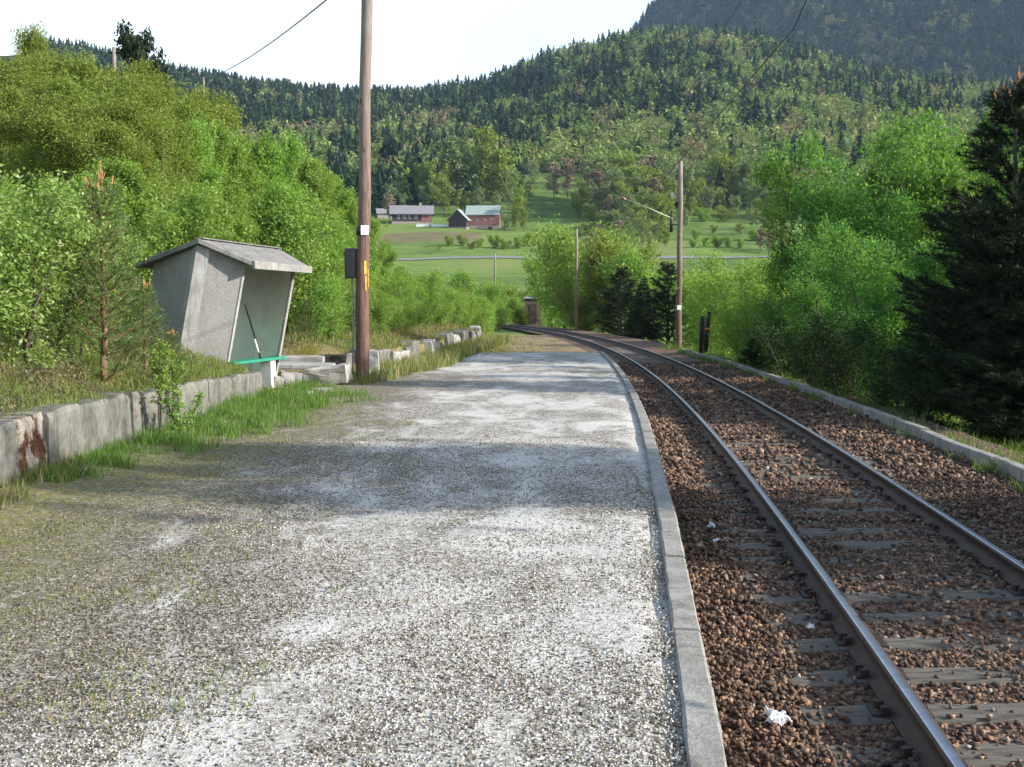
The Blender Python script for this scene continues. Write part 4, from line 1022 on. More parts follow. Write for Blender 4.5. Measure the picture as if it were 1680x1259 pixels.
def conifer(name, H, W, seed, needlemat, barkmat, kind='pine', dens=1.0, nl=.09, candles=0, bare=.06, nw=.010):
    rng = np.random.default_rng(seed); wood = MB(); pos = []; dirs = []
    pts = [Vector((rng.normal() * H * .006, rng.normal() * H * .006, H * i / 8 - (.4 if i == 0 else 0))) for i in range(9)]
    wood.tube(pts, [H * .016 * (1 - i / 8) + .008 for i in range(9)], 8)
    z = H * bare; tops = []
    while z < H * .97:
        t = z / H; nb = rng.integers(5, 8) if kind == 'pine' else rng.integers(6, 9)
        L0 = W * .5 * ((1 - t) ** .72 if kind == 'pine' else (1 - t) ** .9) * (1.0 if t > .2 else .75 + t)
        for b in range(nb):
            az = 6.28 * (b + rng.random() * .8) / nb; L = L0 * rng.uniform(.62, 1.15) + .08
            el0 = rad(rng.uniform(8, 30)) + t * .5 if kind == 'pine' else rad(rng.uniform(-25, 25)) + t * .5
            q = min(7, int(t * 8)); S = pts[q].lerp(pts[q + 1], t * 8 - q)
            D = Vector((math.cos(az) * math.cos(el0), math.sin(az) * math.cos(el0), math.sin(el0)))
            E = S + D * L + Vector((0, 0, L * (.22 if kind == 'pine' else -.06)))
            wood.tube([S, S + D * L * .5, E], [.005 + .008 * (1 - t) * H / 5, .004 + .004 * (1 - t), .002], 5, False)
            segs = [(S + D * L * .12, E)]
            for k in range(int(3 + 5 * L)):
                u = rng.uniform(.25, .95); c0 = S.lerp(E, u); sa = az + rng.choice([-1, 1]) * rng.uniform(.5, 1.1); l2 = L * (1.05 - u) * rng.uniform(.5, .9) + .08
                e = c0 + Vector((math.cos(sa) * l2, math.sin(sa) * l2, l2 * (rng.uniform(.1, .5) if kind == 'pine' else rng.uniform(-.25, .1))))
                segs.append((c0, e)); wood.tube([c0, e], [.003, .0015], 4, False); 
            for (a, c) in segs:
                l = (c - a).length; n = max(3, int(l / .014 * dens)); u = rng.random(n)
                pos.append(np.array(a)[None] + u[:, None] * np.array(c - a)[None]); dirs.append(np.repeat(np.array((c - a).normalized())[None], n, 0))
            tops.append((E, D))
        z += H * (rng.uniform(.045, .075) if kind == 'pine' else rng.uniform(.022, .04))
    n = int(H * .12 / .010 * dens); u = rng.random(n); pos.append(np.stack([pts[-1].x + 0 * u, 0 * u + pts[-1].y, H * (.88 + .12 * u)], -1)); dirs.append(np.repeat([[0, 0, 1.]], n, 0))
    P = np.concatenate(pos); D = np.concatenate(dirs); n = len(P)
    d = rng.normal(size=(n, 3)); d /= np.linalg.norm(d, axis=1)[:, None]; d = d * .8 + D * .75; d[:, 2] += .12; d /= np.linalg.norm(d, axis=1)[:, None]
    s = np.cross(d, rng.normal(size=(n, 3))); s /= np.linalg.norm(s, axis=1)[:, None]
    L = (nl * rng.uniform(.6, 1.25, n))[:, None]
    V = np.stack([P - s * nw * .5, P + s * nw * .5, P + d * L], 1).reshape(-1, 3)
    cm = big_mesh('crown', V, np.arange(3 * n).reshape(-1, 3), M[needlemat], np.clip(.45 + .2 * rng.normal(size=n), 0, 1))
    tm = bpy.data.meshes.new('trunk'); tm.from_pydata(wood.v, [], wood.f); tm.polygons.foreach_set('use_smooth', wood.sm); tm.materials.append(M[barkmat])
    parts = [('trunk', tm), ('crown', cm)]
    if candles:
        tops.sort(key=lambda q: -q[0].z)
        ends = [(pts[-1] + Vector((0, 0, .0)), Vector((0, 0, 1)), 1.9)] + [(E, Vector((D.x * .25, D.y * .25, 1)).normalized(), 1.0) for E, D in tops[:candles]]
        for (E, D, k) in ends:
            m = MB(); l = .085 * k * rng.uniform(.8, 1.2)
            for q in range(4 if k > 1 else 3):
                dd = (D + Vector(rng.normal(size=3)) * .22).normalized() if q else D
                m.tube([E - dd * .02, E + dd * l * (.7 if q else 1.2)], [.013, .005], 5)
            me = bpy.data.meshes.new('shoot'); me.from_pydata(m.v, [], m.f); me.materials.append(M['candle']); parts.append(('shoot', me))
    return dict(name=name, H=H, parts=parts)

_seen = {}
def plant(pr, x, y, z, H, label, cat, group=None, wf=1.0, rz=None, name=None):
    s = H / pr['H']
    o = empty(name or pr['name'], (x, y, z), label, cat, group, random.uniform(0, 6.28) if rz is None else rz)
    o.scale = (s * wf, s * wf, s)
    for nm, me in pr['parts']: link(nm, me, o)
    return o
def plant_px(pr, px, d, ytop, label, cat, group=None, wf=1.0, name=None, sink=0.05, zb=None):
    x = (px - 840) / F * d; z = floor_z(x, d) if zb is None else zb
    H = at(px, ytop, d).z - z
    return plant(pr, x, d, z - sink, max(.3, H), label, cat, group, wf, None, name)

PB = [broadleaf('birch_tree', 8, 4.2, 30000, .115, 100 + i, 'leaf_fresh', 'bark', 1, .04, (35, 68), .17, 1.4, 'cone' if i == 1 else 'oval') for i in range(3)]
PO = [broadleaf('birch_tree', 9, 5.4, 34000, .105, 200 + i, 'leaf_olive', 'birch_bark', 1 if i else 2, .06, (30, 66), .18, .8) for i in range(3)]
PS = [broadleaf('leafy_bush', 4, 4.0, 14000, .095, 300 + i, 'leaf_fresh', 'bark', 5, .03, (25, 65), .16, .5) for i in range(3)]
PL = [broadleaf('aspen_bush', 3.4, 2.4, 9000, .075, 400 + i, 'leaf_bright', 'bark', 3, .03, (20, 60), .18, .5) for i in range(2)]
PW = [broadleaf('willow_tree', 8, 5.6, 30000, .12, 500 + i, 'leaf_willow', 'bark', 4 if i else 3, .04, (20, 62), .155, .8, 'round') for i in range(3)]
PG = [broadleaf('hillside_tree', 10, 7, 1700, .55, 600 + i, 'leaf_grey' if i < 2 else 'leaf_olive', 'bark', 1 + (i % 2), .1, (20, 60), .17, .2, 'round') for i in range(4)]
PD = [broadleaf('hillside_tree', 9, 5.5, 1500, .50, 650 + i, 'leaf_bud', 'bark', 1, .15, (25, 60), .16) for i in range(2)]
PM = [broadleaf('leafy_bush', 5, 5, 13000, .15, 700 + i, 'leaf_fresh' if i < 2 else 'leaf_olive', 'bark', 4, .03, (20, 62), .17, .4, 'round') for i in range(3)]
PP = conifer('pine_tree', 6, 4.1, 801, 'needle', 'bark', 'pine', 1.9, .14, 10, .02, .018)
PY = conifer('young_pine', 2.4, 1.35, 802, 'needle_young', 'pine_bark', 'pine', 1.15, .085, 9, .08, .009)
PF = [conifer('spruce_tree', 7, 3.6, 810 + i, 'needle', 'bark', 'spruce', .5, .2, 0, .03, .04) for i in range(2)]
PQ = broadleaf('pine_tree', 9, 5.5, 12000, .22, 830, 'needle', 'pine_bark', 1, .25, (10, 45), .15, 0, 'round')

PK = [broadleaf('leafy_bush', 4, 4.2, 9000, .11, 340 + i, 'leaf_dark', 'bark', 5, .03, (25, 65), .16, .4) for i in range(2)]
# --- left bank, from the back row to the front
G1 = 'birches on the wooded bank left of the line'
back = [(-70, 40, 88), (-5, 41, 98), (55, 40, 96), (105, 43, 92), (165, 42, 98), (222, 42, 112), (262, 44, 136), (300, 44, 176), (338, 50, 150), (30, 46, 92), (75, 38, 118), (195, 39, 128), (-35, 37, 120), (130, 37, 128), (240, 40, 150), (0, 31, 175), (110, 31, 185), (185, 31, 195), (240, 32, 215), (130, 48, 94), (245, 47, 128), (318, 47, 208), (20, 34, 140), (85, 33, 160), (150, 35, 150), (215, 34, 165), (275, 35, 190)]
for i, (px, d, yt) in enumerate(back):
    plant_px(PO[i % 3], px, d, yt + 26, 'olive green birch in the tall back row of the wooded bank, upper left', 'tree', 'olive birches at the back of the bank', random.uniform(.85, 1.1))
mid = [(330, 39, 205), (362, 41, 208), (400, 43, 228), (438, 45, 232), (478, 46, 226), (512, 49, 262), (545, 51, 285), (575, 53, 318), (608, 55, 352), (634, 60, 392), (660, 65, 425)]
for i, (px, d, yt) in enumerate(mid):
    plant_px(PB[i % 3], px, d, yt + 16, 'pointed fresh green birch on the bank left of the farm', 'tree', 'fresh birches along the bank', random.uniform(.8, 1.0))
fr = [(285, 27, 300), (335, 28, 318), (385, 30, 320), (430, 31, 330), (470, 33, 322), (505, 35, 335), (540, 37, 365), (575, 40, 400), (610, 44, 430), (245, 25, 320), (205, 27, 280), (150, 26, 300)]
for i, (px, d, yt) in enumerate(fr):
    plant_px(PB[(i + 1) % 3] if i % 3 else PS[i % 3], px, d, yt, 'young birch close behind the concrete shelter', 'tree', 'young birches behind the shelter', random.uniform(.95, 1.2), name='birch_tree')
bs = [(505, 28.5, 455), (545, 29, 465), (575, 31, 455), (625, 32, 470), (655, 35, 478), (690, 40, 470), (712, 46, 472), (735, 52, 470), (765, 58, 482), (790, 70, 490), (640, 42, 440), (680, 52, 450), (560, 33, 430), (800, 86, 506), (816, 100, 508), (783, 78, 500), (806, 112, 500), (826, 118, 508)]
for i, (px, d, yt) in enumerate(bs):
    plant_px(PS[i % 3], px, d, yt, 'bright bush along the top of the far stone wall', 'bush', 'bushes along the stone wall', random.uniform(.9, 1.2))
for i, (px, d, yt) in enumerate([(-55, 12.2, 235), (15, 12.6, 268), (72, 13.4, 318), (118, 14.4, 372), (-10, 15.5, 290), (55, 17.5, 300), (150, 19, 345)]):
    plant_px(PL[i % 2], px, d, yt, 'large leaved bright bush at the left edge above the wall', 'bush', 'bright bushes at the left edge', random.uniform(.95, 1.15))
plant_px(PQ, 243, 62, 88, 'dark bushy pine standing up against the sky above the left trees', 'tree', None, .52)
plant_px(PO[1], 70, 66, 72, 'thin sparse birch top rising above the back row at the upper left', 'tree', None, .5)
plant_px(PY, 170, 13.6, 292, 'young pine with orange shoots in front of the bright leafy bush', 'tree', None, .95)
plant_px(PY, 238, 15.6, 462, 'small young pine against the left end of the concrete shelter', 'tree', None, 1.25)
plant_px(PY, 283, 14.9, 540, 'low young pine in front of the dark shelter wall', 'tree', None, 1.3)
plant_px(PY, 502, 28.0, 486, 'little green pine standing just right of the concrete shelter', 'tree', None, 1.15)
SAP = [broadleaf('sapling', 1.0, .55, 1100, .05, 900 + i, 'leaf_fresh', 'bark', 3, .05, (30, 65), .2) for i in range(2)]
plant(SAP[0], -4.25, 13.1, .42, .78, 'tall leafy sapling sprouting from the top of the cracked platform wall', 'sapling', None, 1.0)
plant(SAP[1], -4.02, 13.3, -.02, .62, 'leafy sapling growing from the foot of the cracked platform wall', 'sapling', None, 1.2)
plant(SAP[1], -4.35, 14.0, .40, .60, 'smaller leafy sapling on the wall top nearer the shelter', 'sapling', None, 1.0)

# --- right of the track
G2 = 'willows right of the track'
for i, (px, d, yt, wf, lab) in enumerate([(1345, 34, 246, .78, 'leftmost tall willow of the big bright clump right of the track'), (1412, 32, 256, .8, 'rounded willow in the middle of the bright clump right of the track'), (1478, 34, 226, .8, 'tall pale topped willow behind the middle of the right clump'), (1560, 32, 182, .85, 'tallest willow of the right clump, beside the dark pine'),
                                          (1620, 37, 196, .8, 'willow half hidden behind the dark pine'), (1390, 27, 400, 1.15, 'lower willow in the shade at the front of the right clump'), (1490, 23.6, 350, .9, 'dark lower willow between the right clump and the pine'), (1318, 38, 380, .9, 'low willow at the left foot of the right clump')]):
    plant_px(PW[i % 3], px, d, yt, lab, 'tree', G2, wf)
plant_px(PP, 1662, 20.2, 128, 'big dark pine with orange top shoots at the right edge', 'tree', None, 1.15)
plant_px(PP, 1608, 21.5, 345, 'lower dark pine in front of the big one, nearest the willows', 'tree', None, 1.25)
plant_px(PP, 1700, 18.6, 430, 'squat dark pine at the right edge below the big one', 'tree', None, 1.7)
plant_px(PP, 1775, 20.4, 60, 'second dark pine at the right edge, mostly outside the picture', 'tree', None, 1.0)
for i, (px, d, yt) in enumerate([(1150, 62, 460), (1205, 56, 430), (1235, 46, 425), (1225, 43, 500), (1250, 40, 470), (1270, 42, 440), (1215, 60, 440), (1170, 70, 440)]):
    plant_px(PS[i % 3], px, d, yt, 'sunlit bush between the grey topped pole and the big willows', 'bush', 'bushes behind the black posts', random.uniform(.9, 1.2))
plant_px(PP, 1236, 36, 552, 'small dark shrubby conifer by the kerb right of the black posts', 'shrub', None, 1.5, name='dark_shrub')
for i, (px, d, yt, wf, lab) in enumerate([(935, 112, 388, .9, 'left part bush of the round bright tree group behind the bend pole'), (975, 104, 380, 1.0, 'highest round bright tree behind the bend pole'), (1020, 98, 398, 1.0, 'round yellow green tree right of the bend pole'), (1060, 92, 425, 1.0, 'lower round tree just left of the dark conifers'), (918, 120, 425, .8, 'shaded bush at the left foot of the round bright trees'), (955, 98, 455, 1.0, 'dark green bush right at the foot of the bend pole')]):
    plant_px(PM[i % 3], px, d, yt, lab, 'tree', 'round trees behind the bend', wf)
for i, (px, d, yt, lab) in enumerate([(1020, 80, 436, 'left dark conifer of the pair behind the track'), (1055, 76, 452, 'short dark conifer between two taller ones behind the track'), (1095, 72, 428, 'dark pointed conifer just left of the grey topped pole')]):
    plant_px(PP if i != 1 else PF[0], px, d, yt, lab, 'tree', 'dark conifers behind the bend', 1.35, name='dark_conifer')
for i, (px, d, yt) in enumerate([(640, 130, 455), (690, 150, 455), (735, 140, 462), (775, 150, 452), (800, 135, 470), (835, 165, 470), (850, 150, 492), (885, 170, 478), (905, 150, 500), (862, 190, 480), (825, 175, 488), (858, 120, 508), (890, 125, 505)]):
    plant_px(PM[i % 3], px, d, yt, 'bush in the green thicket beyond the track bend', 'bush', 'thicket beyond the bend', random.uniform(.9, 1.3))

G3 = 'bushes shading the track'
for i, (x, y, H, wf) in enumerate([(8.5, 8.3, 6.2, .78), (9.2, 9.3, 6.6, .72), (8.0, 9.4, 5.4, .75), (9.6, 8.6, 7.0, .75)]):
    plant(PW[i % 3], x, y, -1.0, H, 'willow just outside the right edge whose shade crosses the platform', 'tree', 'willows outside the right edge', wf)
for i, (x, y, top) in enumerate([(7.0, -3.5, 2.0), (7.2, -1.5, 2.1), (7.0, .4, 2.1), (7.1, 1.9, 2.1), (7.4, 3.9, 1.0), (7.4, 5.4, 1.15), (7.4, 7.2, 2.0), (7.5, 9.0, 2.2), (7.7, 10.8, 1.3)]):
    plant(PK[i % 2], x, y, -.7, top + .7, 'low bush along the kerb outside the right edge, shading the rails', 'bush', G3, 1.1)
for i, (px, d, yt) in enumerate([(1530, 20.5, 575), (1460, 22.5, 540), (1400, 25, 520), (1345, 28, 530), (1300, 31, 520)]):
    plant_px(PK[i % 2], px, d, yt, 'low shaded bush behind the overgrown kerb across the track', 'bush', 'low bushes behind the far kerb', 1.15)
# --- across the valley: single trees round the farm and the meadows
hs = [(640, 405, 308), (662, 412, 318), (690, 430, 275), (715, 425, 258), (742, 432, 240), (765, 428, 226), (792, 430, 222), (815, 432, 240), (835, 425, 285), (700, 405, 305), (730, 402, 300), (760, 405, 308), (788, 404, 312), (812, 400, 318)]
for i, (px, d, yt) in enumerate(hs):
    plant_px(PG[i % 4], px, d, yt, 'tree at the forest edge directly above the farm buildings', 'tree', 'trees above the farm', random.uniform(.8, 1.1))
for i, (px, d, yt, p) in enumerate([(842, 372, 318, PG[3]), (858, 368, 345, PG[2]), (832, 360, 352, PG[1])]):
    plant_px(p, px, d, yt, ['tall grey green tree at the right end of the red barn', 'bushy yellow green tree right of the red barn', 'slender tree against the right wall of the red barn'][i], 'tree', 'trees beside the barn', .85)
for i, (px, d, yt) in enumerate([(705, 316, 402), (738, 318, 388), (760, 320, 386), (785, 316, 392), (812, 318, 385), (830, 316, 392), (720, 308, 404), (850, 318, 390), (774, 312, 396), (864, 322, 384)]):
    plant_px(PM[i % 3], px, d, yt, 'bush in the row on the slope below the red barn', 'bush', 'bushes below the barn', random.uniform(1., 1.4))
for i, (px, d, yt) in enumerate([(908, 445, 272), (930, 450, 264), (956, 432, 308), (640, 390, 322)]):
    plant_px(PD[i % 2], px, d, yt, 'budding greyish tree at the edge of the upper meadow', 'tree', 'budding trees by the meadow', .9)
for i, (px, d, yt) in enumerate([(975, 440, 262), (1000, 425, 272), (1022, 430, 262), (1045, 418, 270), (1068, 425, 262), (1092, 420, 268), (985, 395, 300), (1015, 390, 305), (1042, 385, 300), (1070, 392, 298), (990, 350, 350), (1020, 345, 345), (1050, 350, 340), (1080, 345, 350), (1000, 318, 385), (1035, 312, 378), (1065, 305, 385), (1090, 310, 380), (965, 345, 360), (978, 412, 285), (1005, 405, 290), (1030, 402, 285), (1058, 405, 282), (1082, 400, 290), (998, 370, 325), (1028, 365, 322), (1055, 372, 318), (1080, 368, 325), (972, 372, 330), (1012, 330, 365), (1045, 332, 362), (1072, 328, 368), (958, 420, 300), (1098, 385, 310), (982, 338, 372), (1004, 350, 352), (1026, 338, 368), (1060, 342, 362), (1092, 336, 374), (970, 326, 382), (1016, 322, 380), (1052, 320, 384), (1082, 318, 388), (948, 340, 372), (960, 318, 392)]):
    plant_px((PG + PD[:1])[i % 5], px, d, yt, 'grey green tree in the scattered grove left of the grey topped pole', 'tree', 'scattered grove on the slope', random.uniform(1.05, 1.5))
for i, (px, d, yt) in enumerate([(1128, 425, 275), (1150, 432, 268), (1178, 428, 262), (1205, 430, 270), (1228, 425, 264), (1255, 420, 270), (1140, 405, 300), (1185, 408, 302), (1225, 405, 300), (1262, 395, 310), (1290, 400, 290), (1125, 395, 318), (1160, 398, 312), (1205, 392, 322), (1240, 385, 330), (1275, 375, 335), (1118, 365, 345), (1235, 360, 345), (1265, 345, 358)]):
    plant_px(PG[i % 4], px, d, yt, 'tree in the wood edge above the small right meadow', 'tree', 'wood edge above the right meadow', random.uniform(.9, 1.2))
for i, (px, d, yt) in enumerate([(1135, 308, 393), (1155, 306, 390), (1175, 307, 386), (1195, 306, 388), (1212, 305, 392), (1245, 300, 378), (1262, 296, 382), (1280, 300, 375)]):
    plant_px(PM[i % 3] if i < 5 else PD[i % 2], px, d, yt, 'low hedge bush on the road beneath the right meadow' if i < 5 else 'grey bush at the right end of the valley road', 'bush', 'hedge along the valley road', 1.2)

for i, (px, d, yt) in enumerate([(1122, 372, 356), (1152, 382, 342), (1188, 386, 338), (1228, 380, 343), (1252, 352, 356), (1212, 342, 368), (1168, 346, 368), (1140, 330, 378), (1240, 326, 376)]):
    plant_px((PM + PG)[i % 7], px, d, yt, 'small bush scattered over the right meadow', 'bush', 'bushes on the right meadow', random.uniform(1.1, 1.7))
for i, (px, d, yt) in enumerate([(872, 470, 268), (862, 440, 285), (850, 405, 312), (950, 405, 312), (962, 440, 285)]):
    plant_px(PG[i % 4], px, d, yt, 'grey green tree closing in the narrow upper meadow strip', 'tree', 'trees by the meadow strip', random.uniform(.9, 1.1))
# --- the wooded hillsides: thousands of trees reading as one mass
def build_forest():
    rng = np.random.default_rng(3); protos = []
    for k in range(8):                                         # conifers: ragged tiers of drooping sprays
        T = []; n = 9
        for l in range(n):
            t = l / n; R = .19 * (1 - t) ** .85 * rng.uniform(.8, 1.2) + .012; z = .06 + .94 * t
            for b in range(7):
                a = rng.uniform(0, 6.28); w = rng.uniform(.35, .6); r = R * rng.uniform(.7, 1.25)
                T.append([(0, 0, z + .10), (math.cos(a - w) * r, math.sin(a - w) * r, z - .05 * rng.uniform(.4, 1.6)), (math.cos(a + w) * r, math.sin(a + w) * r, z - .05 * rng.uniform(.4, 1.6))])
        protos.append(np.array(T))
    for k in range(8):                                         # broadleaved: leaf clumps through the crown
        T = []; cl = rng.normal(size=(9, 3)) * [.13, .13, .2] + [0, 0, .6]; cl[:, 2] = np.clip(cl[:, 2], .3, .9)
        for b in range(95):
            c = cl[rng.integers(9)] + rng.normal(size=3) * [.07, .07, .075]; s = .075 * rng.uniform(.6, 1.4)
            q = rng.normal(size=(3, 3)); q /= np.linalg.norm(q, axis=1)[:, None]; T.append(c + q * s)
        protos.append(np.array(T))
    def scatter(name, label, r0, r1, p0, p1, n, hlo, hhi, dec_bias, dens):
        u = rng.random(n); r = np.sqrt(r0 ** 2 + (r1 ** 2 - r0 ** 2) * u); px = rng.uniform(p0, p1, n)
        a = np.arctan((px - 840) / F); x = r * np.sin(a); y = r * np.cos(a)
        k = (rng.random(n) < dens(x, y)); x, y, r, px = x[k], y[k], r[k], px[k]; n = len(x)
        z = land_z(x, y)
        mixn = fbm(x / 60, y / 60, 9.1, 3) - .45
        pd = dec_bias(r, px) + mixn * 1.5
        dec = rng.random(n) < np.clip(pd, .03, .92)
        H = rng.uniform(hlo, hhi, n) * np.where(dec, .78, 1.0); wv = rng.uniform(.9, 1.65, n)
        ta = np.where(dec, .60 + .34 * rng.random(n), .06 + .34 * rng.random(n)); ta = np.where(dec & (rng.random(n) < .13), 1.0, ta)
        ta = np.clip(ta + np.where(dec, mixn * .3, mixn * .25), 0, 1)
        Vs = []; Ts = []
        pid = np.where(dec, 8 + rng.integers(0, 8, n), rng.integers(0, 8, n)); rot = rng.uniform(0, 6.28, n)
        for p in range(16):
            i = np.where(pid == p)[0]
            if not len(i): continue
            T = protos[p][None] * np.stack([wv[i], wv[i], np.ones(len(i))], -1)[:, None, None, :] * H[i][:, None, None, None]
            c, s = np.cos(rot[i])[:, None, None], np.sin(rot[i])[:, None, None]
            X = T[..., 0] * c - T[..., 1] * s + x[i][:, None, None]; Y = T[..., 0] * s + T[..., 1] * c + y[i][:, None, None]; Z = T[..., 2] + z[i][:, None, None] - .5
            Vs.append(np.stack([X, Y, Z], -1).reshape(-1, 3)); nt = protos[p].shape[0]
            Ts.append(np.clip(np.repeat(ta[i], nt) + rng.normal(size=len(i) * nt) * .05, 0, 1))
        V = np.concatenate(Vs); me = big_mesh(name, V, np.arange(len(V)).reshape(-1, 3), M['forest'], np.concatenate(Ts))
        tag(link(name, me), label, 'forest', None, 'stuff')
    scatter('forest', 'mixed spruce and birch wood covering the hillside above the farm', 400, 1230, 60, 1760, 15000, 9, 20,
            lambda r, px: .26 + .45 * smooth(800, 470, r) + .24 * smooth(700, 1000, px) - .10 * smooth(900, 1100, r), lambda x, y: forest_density(x, y) * np.clip(.6 + .5 * smooth(800, 450, np.hypot(x, y)), 0, 1))
    scatter('forest', 'dark conifer wood on the steep shaded mountain at the upper right', 1230, 2600, 930, 1760, 13000, 14, 24,
            lambda r, px: .22 + 0 * r, lambda x, y: np.clip(fbm(x / 120, y / 120, 6.6, 3) * 2.6 - .2, 0, 1))
build_forest()

# --- grass and ground cover
def blades(name, x, y, z, h, w, mat, tint, lean=.35, label=None, seed=5):
    rng = np.random.default_rng(seed); n = len(x); a = rng.uniform(0, 6.28, n); b = rng.uniform(0, 6.28, n)
    P = np.stack([x, y, z - .02], -1); s = np.stack([np.cos(a), np.sin(a), 0 * a], -1) * (w * .5)[:, None]
    l = np.stack([np.cos(b), np.sin(b), 0 * b], -1) * (h * lean * rng.random(n))[:, None]
    up = np.array([0, 0, 1.0])[None] * h[:, None]
    mid = P + up * .55 + l * .35; tip = P + up * .97 + l
    V = np.stack([P - s, P + s, mid + s * .75, mid - s * .75, tip + s * .12, tip - s * .12], 1).reshape(-1, 3)
    i = np.arange(n) * 6; Fc = np.stack([np.stack([i, i + 1, i + 2, i + 3], -1), np.stack([i + 3, i + 2, i + 4, i + 5], -1)], 1).reshape(-1, 4)
    me = big_mesh(name, V, Fc, M[mat], np.repeat(tint, 2)); o = link(name, me)
    return tag(o, label, 'grass' if label else None, None, 'stuff')
def build_grass():
    rng = np.random.default_rng(21)
    # fresh patch along the wall
    n = 30000; y = rng.uniform(9.8, 21.5, n); wmax = np.interp(y, [9.8, 11, 13, 16, 18.5, 20, 21.5], [.35, .55, .95, 1.35, 1.6, 1.5, .5])
    w = wmax * 1.35 * rng.random(n) ** 1.35; x = wall_x(y) + .05 + w * (0.75 + .6 * fbm(y / .8, w, 1.0, 3))
    cl = fbm(x / .35, y / .35, 3.0, 3); k = cl > .36 + .16 * (w / wmax) ** 2 + .10 * rng.normal(size=n) * (w / wmax); x, y, w, cl = x[k], y[k], w[k], cl[k]; n = len(x)
    h = rng.uniform(.04, .25, n) * (.2 + 1.5 * cl) * (1.1 - .5 * w / wmax.max()); h = h * np.interp(y, [9.8, 12, 17], [.7, .9, 1.15])
    blades('grass', x, y, 0 * x - .02, h, rng.uniform(.006, .013, n), 'grass', np.clip(.45 + .25 * rng.normal(size=n), 0, 1), .6, 'lush green grass patch growing along the foot of the cracked platform wall')
    # tufts: wall foot nearest the camera, pole foot, along the far wall
    n = 16000; y = np.concatenate([rng.uniform(6.5, 11, 2600), rng.uniform(22.3, 52, n - 2600)]); x = wall_x(y) + np.where(y < 12, rng.uniform(.0, .45, n), .05 + 1.1 * rng.random(n) ** 1.5 * np.interp(y, [22, 26, 40, 52], [.9, 1.0, .8, 1.2]))
    k = fbm(x / .5, y / .5, 7.0, 3) > .40; x, y = x[k], y[k]; n = len(x); h = rng.uniform(.10, .42, n) * np.interp(y, [6, 11, 22, 30], [.55, .6, .8, 1.2])
    blades('grass', x, y, 0 * x - .02, h, rng.uniform(.007, .016, n) * np.interp(y, [8, 40], [.9, 2.0]), 'dry_grass', np.clip(.62 + .22 * rng.normal(size=n), 0, 1), .6, 'straggly yellow green grass at the foot of the far stone wall')
    n = 9000; y = rng.uniform(39, 74, n); xr = TX - TR + (TR - 2.0) * np.cos(np.arcsin((y - TY) / TR)); u = rng.random(n) ** 1.2; x = wall_x(y) + u * (xr - wall_x(y)); k = fbm(x / .8, y / 1.6, 2.0, 3) > .44 + .16 * u; x, y, u = x[k], y[k], u[k]; n = len(x)
    blades('grass', x, y, -.02 - .40 * smooth(38.6, 42.5, y), rng.uniform(.05, .30, n) * (1.1 - .7 * u), rng.uniform(.012, .03, n), 'dry_grass', np.clip(.6 + .22 * rng.normal(size=n), 0, 1), .7, 'thin yellowish grass on the stony ground past the end of the platform', 13)
    # dry grass and heather on the raised ground
    n = 60000; y = rng.uniform(4.5, 60, n) ** 1.0; y = 4.5 + 55 * rng.random(n) ** 1.7; w = -.02 + 6.5 * rng.random(n) ** 1.4; x = wall_x(y) - .12 - w
    court = (y > 19.0) & (y < 26.6) & (w < 4.0); c = fbm(x / .6, y / .6, 2.0, 3); k = ~court & (c > .36); x, y, w, c = x[k], y[k], w[k], c[k]; n = len(x)
    h = rng.uniform(.06, .24, n) * (.35 + 1.6 * c) * np.interp(w, [.1, .8, 3], [.5, 1.0, 1.25])
    blades('dry_grass', x, y, bank_z(x, y), h, rng.uniform(.006, .013, n) * np.interp(y, [5, 50], [.9, 2.6]), 'dry_grass', np.clip(.50 + .24 * rng.normal(size=n) + .9 * (fbm(x / 1.5, y / 1.5, 4, 2) - .37), 0, 1), .9, 'dry grass and weeds on the raised ground behind the platform wall')
    n = 34000; y = rng.uniform(5, 19.4, n); w = -.03 + 4.2 * rng.random(n) ** 1.5; x = wall_x(y) - .12 - w; c = fbm(x / .45, y / .45, 12.0, 3); k = c > .40; x, y, w, c = x[k], y[k], w[k], c[k]; n = len(x)
    blades('weeds', x, y, bank_z(x, y), rng.uniform(.05, .22, n) * (.3 + 1.7 * c) * np.interp(w, [0, .5], [.6, 1]), rng.uniform(.006, .014, n), 'dry_grass', np.clip(.76 + .12 * rng.normal(size=n), 0, .95), .9, 'green weeds hanging over the top of the cracked platform wall', 9)
    n = 90000; y = rng.uniform(5.5, 19.2, n); w = .25 + 3.4 * rng.random(n); x = wall_x(y) - w; c = fbm(x / .7, y / .7, 8.0, 3); k = c > .40; x, y, c, w = x[k], y[k], c[k], w[k]
    P = np.stack([x, y, bank_z(x, y) + .02 + rng.random(len(x)) * .40 * smooth(.1, .9, w) * np.clip((c - .40) * 5, 0, 1)], -1)
    V, Fc = leaf_quads(rng, P, .034 * rng.uniform(.6, 1.4, len(x)), .1, .45)
    o = link('heather', big_mesh('heather', V, Fc, M['heather'], np.clip(.45 + .25 * rng.normal(size=len(x)) + (c - .5), 0, 1))); tag(o, 'brownish heather mounds on top of the raised ground at the left', 'heather', None, 'stuff')
    # right of the track
    n = 36000; y = 5 + 50 * rng.random(n) ** 1.5; o_ = np.where(rng.random(n) < .16, rng.uniform(2.1, 2.42, n), 2.52 + 4.6 * rng.random(n) ** 1.2); s = TR * np.arcsin((y - TY) / TR); p = trk(s, o_); x, yy = p[:, 0], p[:, 1]
    c = fbm(x / .6, yy / .6, 5.0, 3); k = (c > np.where(o_ < 2.45, .52, .36)); x, yy, c, o_ = x[k], yy[k], c[k], o_[k]; n = len(x)
    z = np.where(o_ < 2.45, -.44, land_z(x, yy)); z = np.where((o_ > 2.45) & (o_ < 2.9), np.maximum(z, -.5), z)
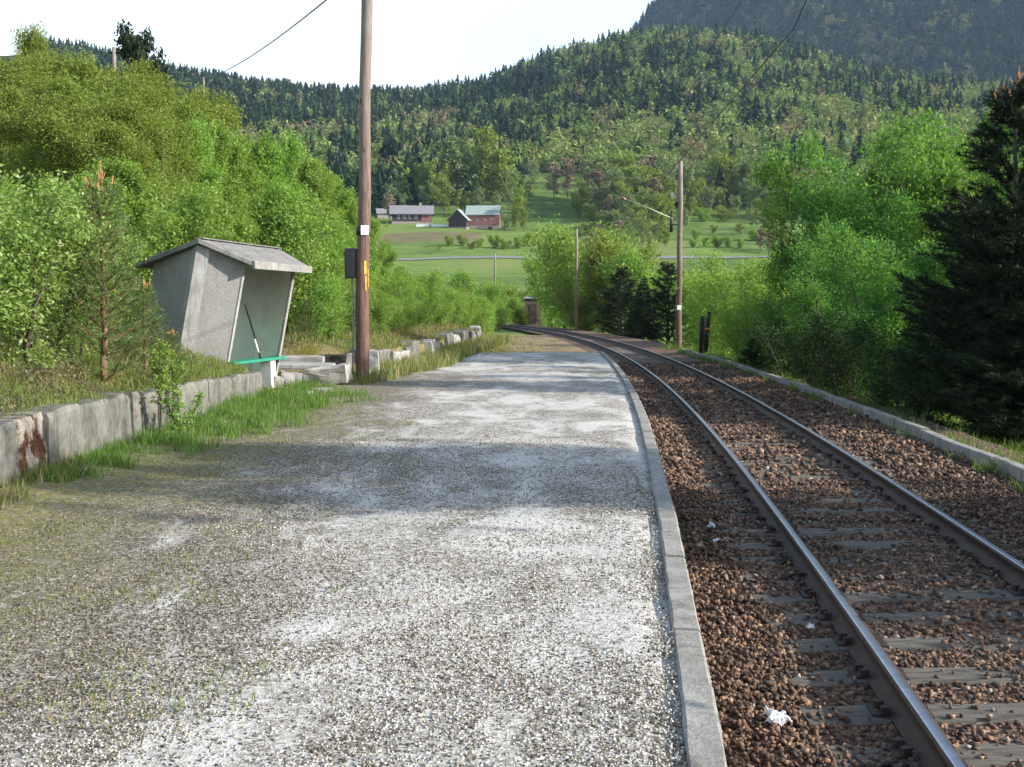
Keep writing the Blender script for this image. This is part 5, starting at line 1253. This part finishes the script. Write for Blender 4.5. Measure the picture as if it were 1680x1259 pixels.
    h = rng.uniform(.10, .42, n) * (.4 + 1.3 * c) * np.where(o_ < 2.45, .5, 1.0)
    blades('grass', x, yy, z, h, rng.uniform(.007, .016, n) * np.interp(yy, [5, 50], [.9, 2.4]), 'grass', np.clip(.40 + .24 * rng.normal(size=n), 0, 1), .7, 'green grass and weeds along the kerb right of the track')
    # sprigs in the mossy gravel
    n = 42000; y = 3.2 + 15 * rng.random(n) ** 1.3; x = rng.uniform(-4.5, -.9, n); k = (x > wall_x(y) + .02) & (fbm(x / .5, y / .5, 6.0, 4) + (-.9 - x) * .07 + rng.normal(size=n) * .03 > .60); x, y = x[k], y[k]; n = len(x)
    blades('moss', x, y, 0 * x - .015, rng.uniform(.012, .055, n) * (1 + 1.2 * (rng.random(n) < .05)), rng.uniform(.004, .009, n), 'dry_grass', np.clip(.6 + .2 * rng.normal(size=n), 0, 1), .9, 'low moss and sprigs creeping over the gravel at the left')
build_grass()

# ------------------------------------------------------------------ tell look-alikes of a small group apart
ORD = ['leftmost', 'second from the left', 'third from the left', 'fourth from the left', 'fifth from the left', 'sixth from the left', 'seventh from the left', 'eighth from the left', 'ninth from the left', 'tenth from the left', 'eleventh from the left', 'twelfth from the left', 'thirteenth from the left']
def tell_apart():
    same = {}
    for o in scene.objects:
        if o.parent is None and o.get('label') and o.get('group') and 'outside' not in o['label']: same.setdefault(o['label'], []).append(o)
    for lab, os_ in same.items():
        if not 2 <= len(os_) <= 13: continue
        os_.sort(key=lambda o: o.location.x / max(o.location.y, .1))
        for i, o in enumerate(os_): o['label'] = lab + ', ' + (ORD[i] if i < len(os_) - 1 else 'rightmost')
tell_apart()

# ------------------------------------------------------------------ the air
def build_haze():
    m, nt, out = new_mat('haze'); v = nt.nodes.new('ShaderNodeVolumePrincipled')
    v.inputs['Color'].default_value = (.50, .72, 1.0, 1); v.inputs['Density'].default_value = HAZE; v.inputs['Anisotropy'].default_value = 0.2
    nt.links.new(v.outputs[0], out.inputs['Volume'])
    b = MB(); b.box((0, 0, 600), (11000, 11000, 1250)); o = b.build('haze', m); tag(o, kind='stuff')
HAZE = 0.000085
build_haze()
